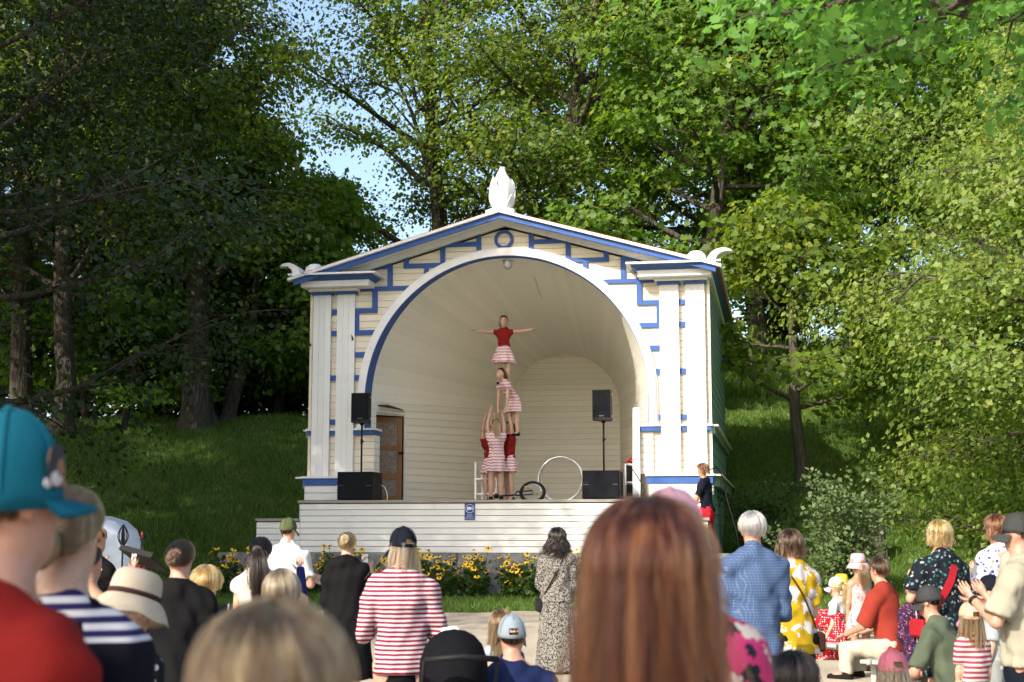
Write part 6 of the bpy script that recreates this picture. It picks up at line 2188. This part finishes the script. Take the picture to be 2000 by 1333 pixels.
pF = stand('woman in a plain black shirt with a brown twisted bun', 352, 1051, 8.0, .025, arms='hidden', wide=1.12, top=T('black', inf=.02, sleeve=1.7), bottom=pants('black'),
      hair=hr('bun', 'brown', n=500, length=.040, w=.005, tie=(math.pi, R(-6)), vol=1.06))
pG = stand('fair-haired child half hidden behind the black shirt', 403, 1106, 9.3, .02, arms='down', child=True, top=T('navy'), bottom=pants('jeans'), hair=hr('short', 'goldblond', n=300, w=.007, vol=1.08))
pH = stand('boy in a black T-shirt raising a phone beside the ribbed hood', 188, 1030, 13.0, .02, rot=-.55, arms='phone', female=False, top=T('black'), bottom=pants('cream'), hair=hr('short', 'redbrown', n=220, w=.008), skin='skin2', face=True)
phone(pH, 1, 'black phone held up by the boy at the ribbed hood', (-.03, .04, .07))
pI = stand('bare-backed woman with a red halter strap below the boy with the phone', 172, 1062, 8.4, .02, rot=-.5, arms='hidden', skin='skin2', top=T('scarlet', sleeve=0, strapless=True), bottom=pants('black'), hair=hr('bun', 'dark', n=300, length=.035, w=.006))
MB().tube([Vector((-.075, back_y(pI, pI['Cc'][2]) + .012, pI['Cc'][2] + .05)), Vector((-.065, -.055, pI['Sh'][2] - .01)), Vector((-.045, -.01, pI['Sh'][2] + .05)), Vector((-.04, .05, pI['Nk'][2]))], .010, 6).tube([Vector((.075, back_y(pI, pI['Cc'][2]) + .012, pI['Cc'][2] + .05)), Vector((.065, -.055, pI['Sh'][2] - .01)), Vector((.045, -.01, pI['Sh'][2] + .05)), Vector((.04, .05, pI['Nk'][2]))], .010, 6).build('halter_strap', CL['scarlet'], pI['root'])
# ---- middle left
pJ = stand('woman with a long dark ponytail and sleeveless off-white blouse', 510, 1046, 10.8, .025, rot=.18, aL='hidden', aR=((.75, .55, -.5), (-.1, .35, 1.0)), top=T('ecru', inf=.022, sleeve=.15, loose=.12, collar=True, hem=.44), bottom=pants('jeans'),
      hair=hr('tail', 'dark', n=520, length=.42, w=.006, tie=(math.pi + .25, R(-16)), vol=1.08, fall_y=-.01))
_, E_, W_, _ = pJ['A'][1]
s2 = SDF(.010, .02); s2.cone(E_ + (W_ - E_) * .18, W_ + (W_ - E_) * .18, .036, .032, flat=True)
link('arm_warmer', sm_mesh('arm_warmer', s2.mesh('a')), CL['royal'], pJ['root'])
pK = stand('boy with cropped ash blond hair and bare neck', 550, 1113, 7.4, .02, rot=.05, arms='down', child=True, female=False, top=T('palegrey'), bottom=pants('jeans'), hair=hr('short', 'ash', n=900, w=.004, vol=1.03, seg=7), skin='skin3')
pL = stand('man in an olive green cap and white polo shirt holding a paper', 562, 1011, 15.0, .03, rot=-.30, female=False, wide=1.08, aL='hidden', aR='front', top=T('white', inf=.018, collar=True, hem=.46, sleeve=.75), bottom=pants('khaki'),
      hair=hr('short', 'brown', n=120, w=.008, under_cap=True), hat=dict(kind='cap', m='caparmy', hole=False, brim=.07), skin='skin3')
o = MB().bbox(-.10, .10, -.003, .003, -.07, .07, .001).build('paper', CL['pinkfloral']); o.location = to_world(pL, Vector(pL['A'][1][2]) + Vector((.03, .06, .04))); o.rotation_euler = (.9, .3, .4); tag(o, 'pink and white folded leaflet in the hand of the man in the polo shirt', 'leaflet')
pM = stand('woman with a messy blond knot filming with her phone in a loose black dress', 678, 1037, 13.6, .03, rot=-.06, aL='hidden', aR='phone', wide=1.05, top=T('black', inf=.03, sleeve=1.15, loose=.15, flare=.02, name='blouse'), bottom=dict(kind='dress', m='black', to=.16, r2=.27, folds=.07, **{'from': .62}),
      hair=hr('bun', 'blond', n=420, length=.045, w=.007, tie=(math.pi, R(18)), vol=1.12))
phone(pM, 1, 'phone held up by the woman with the blond knot', (-.07, .03, .09))
pN = stand('woman in a black cap and red and white striped shirt pushing a pram', 787, 1026, 8.9, .035, rot=.10, arms='front', wide=1.10, head_yaw=.42, top=T('redstripe', inf=.016, sleeve=1.35, hem=.47, wr=.010, vox=.012), bottom=dict(kind='skirt', m='black', to=.05, r2=.18, folds=.03, **{'from': .49}),
      hair=hr('long', 'ash', n=620, length=.20, w=.006, vol=1.03, under_cap=True, curl_in=.08), hat=dict(kind='cap', m='nearnavy', hole=True, brim=.075), vox=.0152)
shades(pN)
# ---- middle
pO = stand('woman with dark wavy hair in a long spotted dress', 1088, 1030, 16.2, .03, rot=.05, arms='hidden', wide=1.06, top=T('leopard', inf=.022, sleeve=1.6, loose=.08, name='bodice'), bottom=dict(kind='dress', m='leopard', to=.02, r2=.24, folds=.06, nf=11, **{'from': .62}),
      hair=hr('long', 'dark', n=700, length=.22, w=.007, wave=.03, vol=1.10, flare=.35))
crossbody(pO, 1, M['black'], 'black shoulder bag strap across the spotted dress', .016)
o = phone(pO, -1, 'dark phone held in front of the woman in the spotted dress', (.02, .05, .30))
pP = sit('seated man in a grey-blue cap and navy sweatshirt', 1006, 1197, 8.5, 1.72, .03, rot=.12, arms='lap', female=False, wide=1.12, lean=.22, top=T('navy', inf=.022, sleeve=1.9, collar=True), bottom=pants('jeans'), hair=hr('short', 'brown', n=200, w=.006, under_cap=True), hat=dict(kind='cap', m='capgrey', hole=True, brim=.075), skin='skin3', shade=True)
pQ = stand('girl with long fair hair and a pale blue top beside the seated man', 980, 1191, 10.2, .02, rot=-.2, arms='down', child=True, top=T('lightblue', sleeve=.3), bottom=pants('jeans'), hair=hr('long', 'darkblond', n=420, length=.22, w=.006, vol=1.02))
# ---- right of the auburn hair
pR = stand('person in a pale pink cap and bold pink, black and white print shirt', 1310, 950, 3.5, .03, rot=.05, arms='hidden', wide=1.05, top=T('pinkbloom', inf=.02, sleeve=.85, loose=.05), bottom=pants('black'), hair=hr('short', 'brown', n=300, w=.004, under_cap=True), hat=dict(kind='cap', m='palepink', hole=False, brim=.075), skin='skin3', vox=.0152)
pS = stand('white-haired man in a blue checked shirt and olive trousers', 1470, 999, 10.2, .02, rot=.10, arms='hidden', female=False, wide=1.0, top=T('plaid', inf=.024, sleeve=1.2, collar=True, hem=.44, loose=.10, wr=.010), bottom=pants('olive', inf=.02), hair=hr('short', 'white', n=420, w=.005, front=60), skin='skin3')
pT = stand('woman with a brown bob and yellow and white leaf print shirt', 1545, 1034, 11.2, .025, rot=.25, arms='hidden', wide=1.05, top=T('yellowleaf', inf=.024, sleeve=.7, hem=.43, loose=.08, wr=.010), bottom=pants('black', inf=.015), hair=hr('bob', 'brown', n=420, length=.10, w=.007, vol=1.08))
crossbody(pT, -1, CL['band'], 'thin brown bag strap across the yellow print shirt', .014)
pU = sit('dark-haired woman with sunglasses sitting low at the bottom edge', 1545, 1275, 5.9, 1.62, .02, rot=-.75, arms='lap', top=T('softblack'), bottom=pants('black'), hair=hr('long', 'dark', n=1300, length=.16, w=.005, vol=1.06, seg=7), vox=.015)
shades(pU)
# ---- crew member on the stage step
p0 = bw(3.72, -.74, 1.235)
pV = person('crew member in black T-shirt and red trousers perched on the stage step', p0.x, p0.y, 1.62, R(68), z=1.235, seat=.60, arms='lap', lean=.10, head_pitch=-.25, top=T('nearnavy', inf=.016, sleeve=.7), bottom=pants('redpants', len=.93), hair=hr('bob', 'redbrown', n=320, length=.09, w=.008, vol=1.06),
      legs={-1: ((-.12, .36, .66), (-.13, .40, .28), (.1, 1, 0)), 1: ((.14, .02, .42), (.16, -.10, .07), (.1, 1, 0))}, skin='skin2', face=True)
CL['print'] = plain('pale_print', (.42, .46, .46))
ebm = MB()
for (x, z, rx_, rz_) in ((.0, .06, .035, .030), (-.03, .0, .022, .04), (.03, .01, .02, .045), (.0, -.06, .03, .022)):
    ebm.ball((x, back_y(pV, pV['Cc'][2]) - .004 + pV['Cc'][1], pV['Cc'][2] + z), (rx_, .012, rz_), 10, 6)
ebm.build('back_print', CL['print'], pV['root'])
# ---- audience at the right
seatK = dict(hands=True)
pW = sit('little girl in a white sun cap and red polka dot dress sitting on a bench', 1634, 1126, 17.6, 1.22, .03, rot=.85, arms='prop', child=True, top=T('white', sleeve=.5, inf=.012), bottom=dict(kind='dress', m='polka', to=.28, r2=.26, ky=.9, folds=.08, shift=(0, .16), extra=[((-.06, .02, .50), (-.10, .30, .46), .11, .12), ((.06, .02, .50), (.10, .30, .46), .11, .12)], **{'from': .70}),
      hair=hr('tail', 'goldblond', n=300, length=.26, w=.008, tie=(math.pi, R(-5)), wave=.012), hat=dict(kind='cap', m='white', hole=True, brim=.06), shoes='pinkshoe')
pX = sit('small child in a yellow sun hat behind the polka dot girl', 1644, 1120, 18.6, 1.12, .03, arms='lap', child=True, top=T('kidstripe'), bottom=pants('jeans'), hair=hr('short', 'goldblond', n=160, w=.008, under_cap=True), hat=dict(kind='brim', m='yellow', brim=.03, drop=.02))
pY = stand('girl in a pale pink bucket hat with bare shoulders', 1676, 1079, 16.4, .035, rot=.25, arms='down', child=True, skin='skin2', top=T('pinkfloral', sleeve=0, strapless=True), bottom=dict(kind='skirt', m='pinkfloral', to=.36, r2=.17, folds=.08, **{'from': .60}), hair=hr('tail', 'darkblond', n=300, length=.28, w=.007, tie=(math.pi, R(-18))), hat=dict(kind='brim', m='palepink', brim=.05, drop=.045, tall=.50))
pZ = sit('man in a brick red T-shirt and cream trousers sitting on a bench', 1733, 1090, 15.5, 1.80, .02, rot=R(52), arms='lap', female=False, wide=1.12, lean=.12, head_yaw=-.25, top=T('brick', inf=.022, sleeve=.95, flare=.012, hem=.47, wr=.010), bottom=pants('cream', inf=.018, flare=.01, wr=.010), hair=hr('short', 'brown', n=300, w=.006, vol=1.05), skin='skin3', face=True)
def under(pr, label, L, ht=None, dx=0.0, dy=-.02):
    rt = pr['root']; q_ = to_world(pr, (dx, dy, 0))
    bench(q_.x, q_.y, rt.rotation_euler.z, label, L, pr['seat'])
under(pZ, 'grey plank bench under the man in the brick red T-shirt', 1.5, dx=.35)
under(pW, 'grey plank bench under the polka dot girl', 1.5, dx=.3)
pAA = stand('woman with a golden bob and dark floral dress with a red bag strap', 1835, 1015, 12.2, .03, rot=.30, arms='clap', wide=1.10, top=T('darkfloral', inf=.022, sleeve=.75, hem=.45, flare=.02, loose=.06), bottom=dict(kind='skirt', m='darkfloral', to=.25, r2=.20, **{'from': .56}), hair=hr('bob', 'goldblond', n=500, length=.095, w=.006, vol=1.12, curl_in=.10))
crossbody(pAA, 1, CL['scarlet'], 'red shoulder bag on the woman in the dark floral dress', .034)
pBB = stand('woman with a reddish brown bob and white dress with blue flowers, clapping', 1948, 1004, 12.6, .03, rot=.42, arms='clap', wide=1.06, top=T('whitefloral', inf=.022, sleeve=1.2, hem=.45, loose=.06), bottom=dict(kind='skirt', m='whitefloral', to=.22, r2=.22, **{'from': .56}), hair=hr('bob', 'redbrown', n=500, length=.10, w=.006, vol=1.10, curl_in=.06))
backpack(pBB, CL['rosepack'], 'dusty beige backpack on the woman with the reddish bob', .27, .34, .13)
pCC = stand('man in a dark cap and beige T-shirt clapping at the right edge', 1992, 1000, 9.0, .03, rot=.95, arms='clap', female=False, wide=1.15, top=T('beige', inf=.024, sleeve=.85, hem=.47, flare=.012), bottom=pants('nearnavy', inf=.004), hair=hr('short', 'brown', n=200, w=.006, under_cap=True), hat=dict(kind='cap', m='charcoal', hole=False, brim=.07), skin='skin3', face=True)
shades(pCC)
_, E_, W_, fa_ = pCC['A'][-1]
MB().tube([W_ - fa_ * .012, W_ + fa_ * .012], .034, 12).build('wristwatch', M['black'], pCC['root'])
pDD = stand('fair woman whose face shows between the dusty backpack and the dark cap', 1972, 1006, 13.6, .02, rot=1.0, arms='clap', top=T('palepink'), bottom=pants('jeans'), hair=hr('bob', 'redbrown', n=300, length=.06, w=.007), face=True)
pEE = stand('girl in a rose cap with trailing ribbons and a dark purple jacket', 1794, 1115, 12.4, .03, rot=.2, arms='hidden', child=True, wide=1.15, top=T('purplefloral', inf=.03, sleeve=1.6, hem=.34, loose=.18, name='jacket'), bottom=pants('creamfloral'), hair=hr('long', 'ash', n=420, length=.16, w=.007, vol=1.04, under_cap=True), hat=dict(kind='cap', m='rosecap', hole=True, brim=.06))
rr_ = random.Random(8)
for k in range(7):
    x = -.10 + k * .033
    L = rr_.uniform(.35, .62)
    pts = [Vector(pEE['hp'](0, -.30, -.02)) + Vector((x * .7, -.02, 0)), Vector(pEE['hp'](0, -.42, -.25)) + Vector((x, -.025, -.04)), Vector((x * 1.15, back_y(pEE, pEE['Cc'][2]) - .055, pEE['Cc'][2])), Vector((x * 1.3, back_y(pEE, pEE['W'][2]) - .065, pEE['Sh'][2] + .1 - L))]
    mb = MB(); ribbon(mb, pts, [Vector((0, -1, 0))] * 4, .013); mb.build('ribbon', CL[('white', 'scarlet')[k % 2]], pEE['root'])
pFF = sit('man in a black cap and sage green T-shirt sitting behind the rose cap', 1863, 1137, 11.9, 1.75, .03, rot=.95, arms='lap', female=False, wide=1.1, lean=.30, head_pitch=-.2, top=T('green', inf=.02, sleeve=.9), bottom=dict(kind='shorts', m='bluewash', len=.48), hair=hr('short', 'dark', n=200, w=.006, under_cap=True), hat=dict(kind='cap', m='charcoal', hole=False, brim=.075), skin='skin3', face=True)
shades(pFF)
def py(nt):
    x, y, z = sep(nt, coords(nt))
    return mixc(nt, noise(nt, coords(nt), 7, 2), (.62, .24, .30), (.58, .55, .28))
pat('pinkyellow', py)
under(pFF, 'grey plank bench under the man in the sage green T-shirt', 1.3)
pGG = stand('small girl in a pink and yellow cap and red striped top', 1896, 1174, 10.4, .03, rot=.15, arms='down', child=True, top=T('kidstripe', inf=.014, sleeve=.8, hem=.44), bottom=pants('lilac'), hair=hr('long', 'darkblond', n=420, length=.20, w=.006, vol=1.05, under_cap=True), hat=dict(kind='cap', m='pinkyellow', m2='pink', hole=True, brim=.055))
pHH = stand('boy in a navy cap, pale grey T-shirt and grey shorts', 1936, 1122, 11.4, .03, rot=1.15, arms='down', child=True, female=False, top=T('palegrey', inf=.016, sleeve=.8, hem=.46), bottom=dict(kind='shorts', m='greyshort', len=.46), hair=hr('short', 'ash', n=160, w=.006, under_cap=True), hat=dict(kind='cap', m='nearnavy', hole=False, brim=.06), face=True)
pII = sit('white-haired person with glasses sitting behind the black cap', 1866, 1105, 14.2, 1.62, .02, rot=.7, arms='lap', top=T('palegrey'), bottom=pants('jeans'), hair=hr('short', 'white', n=260, w=.007, vol=1.10), face=True)
pJJ = sit('person in a floppy olive straw hat and dark print dress', 1896, 1108, 13.5, 1.62, .03, rot=.35, arms='lap', top=T('blackdaisy'), bottom=pants('black'), hair=hr('bob', 'darkblond', n=260, length=.10, w=.007, under_cap=True), hat=dict(kind='brim', m='darkstraw', brim=.075, drop=.06, tall=.48))
under(pII, 'grey plank bench under the white-haired person', 1.2)
under(pJJ, 'grey plank bench under the floppy straw hat', 1.0)
pKK = stand('child with fair hair in a rose cap at the bottom edge', 1744, 1268, 7.7, .03, rot=.10, arms='hidden', child=True, head_pitch=-.15, top=T('palepink'), bottom=pants('jeans'), hair=hr('long', 'ash', n=700, length=.16, w=.005, vol=1.05, under_cap=True), hat=dict(kind='cap', m='rosecap', hole=True, brim=.06))

# ---- the acrobats' tower
DP = 27.55
GA = 'acrobats forming a tower'
def stage_xy(px, D): return at(px, 900, D).x
dress = lambda to, **k: dict(kind='skirt', m='chevron', to=to, folds=.10, nf=7, **k)
q = at(962, 816, DP)
hB = solve(lambda h: .89 * h + .945 * head_h(h), at(966, 819, DP).z - ZF)
person('acrobat with a long blond ponytail and wavy striped dress, back to the crowd, arms raised', at(969, 900, DP).x, DP, hB, R(6), z=ZF, arms=((.06, .16, 1), (-.22, .10, 1)), top=T('chevron', sleeve=.25, inf=.010, hem=.52, name='bodice'), bottom=dress(.37, r2=.21, **{'from': .60}),
       hair=hr('tail', 'blond', n=320, length=.30, w=.007, tie=(math.pi, R(10))), vox=.013, group=GA)
person('acrobat in a red top and wavy striped skirt supporting the tower from the right', at(995, 900, DP + .24).x, DP + .24, hB * .98, R(118), z=ZF, arms='up', face=True, top=T('red', sleeve=.3, inf=.010), bottom=dress(.38, r2=.21, **{'from': .60}),
       hair=hr('tail', 'brown', n=260, length=.22, w=.007), vox=.013, group=GA)
person('acrobat with curly golden hair mostly hidden behind the blond ponytail', at(958, 900, DP + .55).x, DP + .55, hB * .94, R(165), z=ZF, arms=((.06, .16, 1), (-.22, .10, 1)), face=True, top=T('red', sleeve=.3, inf=.010), bottom=dress(.38, r2=.21, **{'from': .60}),
       hair=hr('tail', 'goldblond', n=260, length=.34, w=.008, tie=(2.0, R(0)), wave=.02), vox=.013, group=GA)
zf_ = at(997, 852, DP).z
person('acrobat crouching in the middle of the tower with arms straight down', at(1004, 852, DP).x, DP + .10, 1.36, R(133), z=zf_, arms=((.02, .10, -1), (-.08, .12, -1)), face=True, lean=.72, head_pitch=.25, top=T('chevron', sleeve=.3, inf=.010, name='bodice'), bottom=dress(.34, r2=.19, shift=(0, .04), **{'from': .60}),
       hair=hr('tail', 'brown', n=260, length=.22, w=.007, tie=(math.pi - .5, R(-5))), vox=.012, group=GA)
zt_ = at(985, 752, DP).z
hT = solve(lambda h: .89 * h + .945 * head_h(h), at(983, 617, DP).z - zt_)
person('acrobat on top of the tower in a red top with arms spread wide', at(984, 750, DP).x, DP + .02, hT, R(172), z=zt_, arms='T', face=True, top=T('red', sleeve=.35, inf=.010), bottom=dress(.33, r2=.235, **{'from': .60}),
       hair=hr('tail', 'brown', n=280, length=.16, w=.006, tie=(math.pi - .6, R(0))), vox=.012, group=GA)
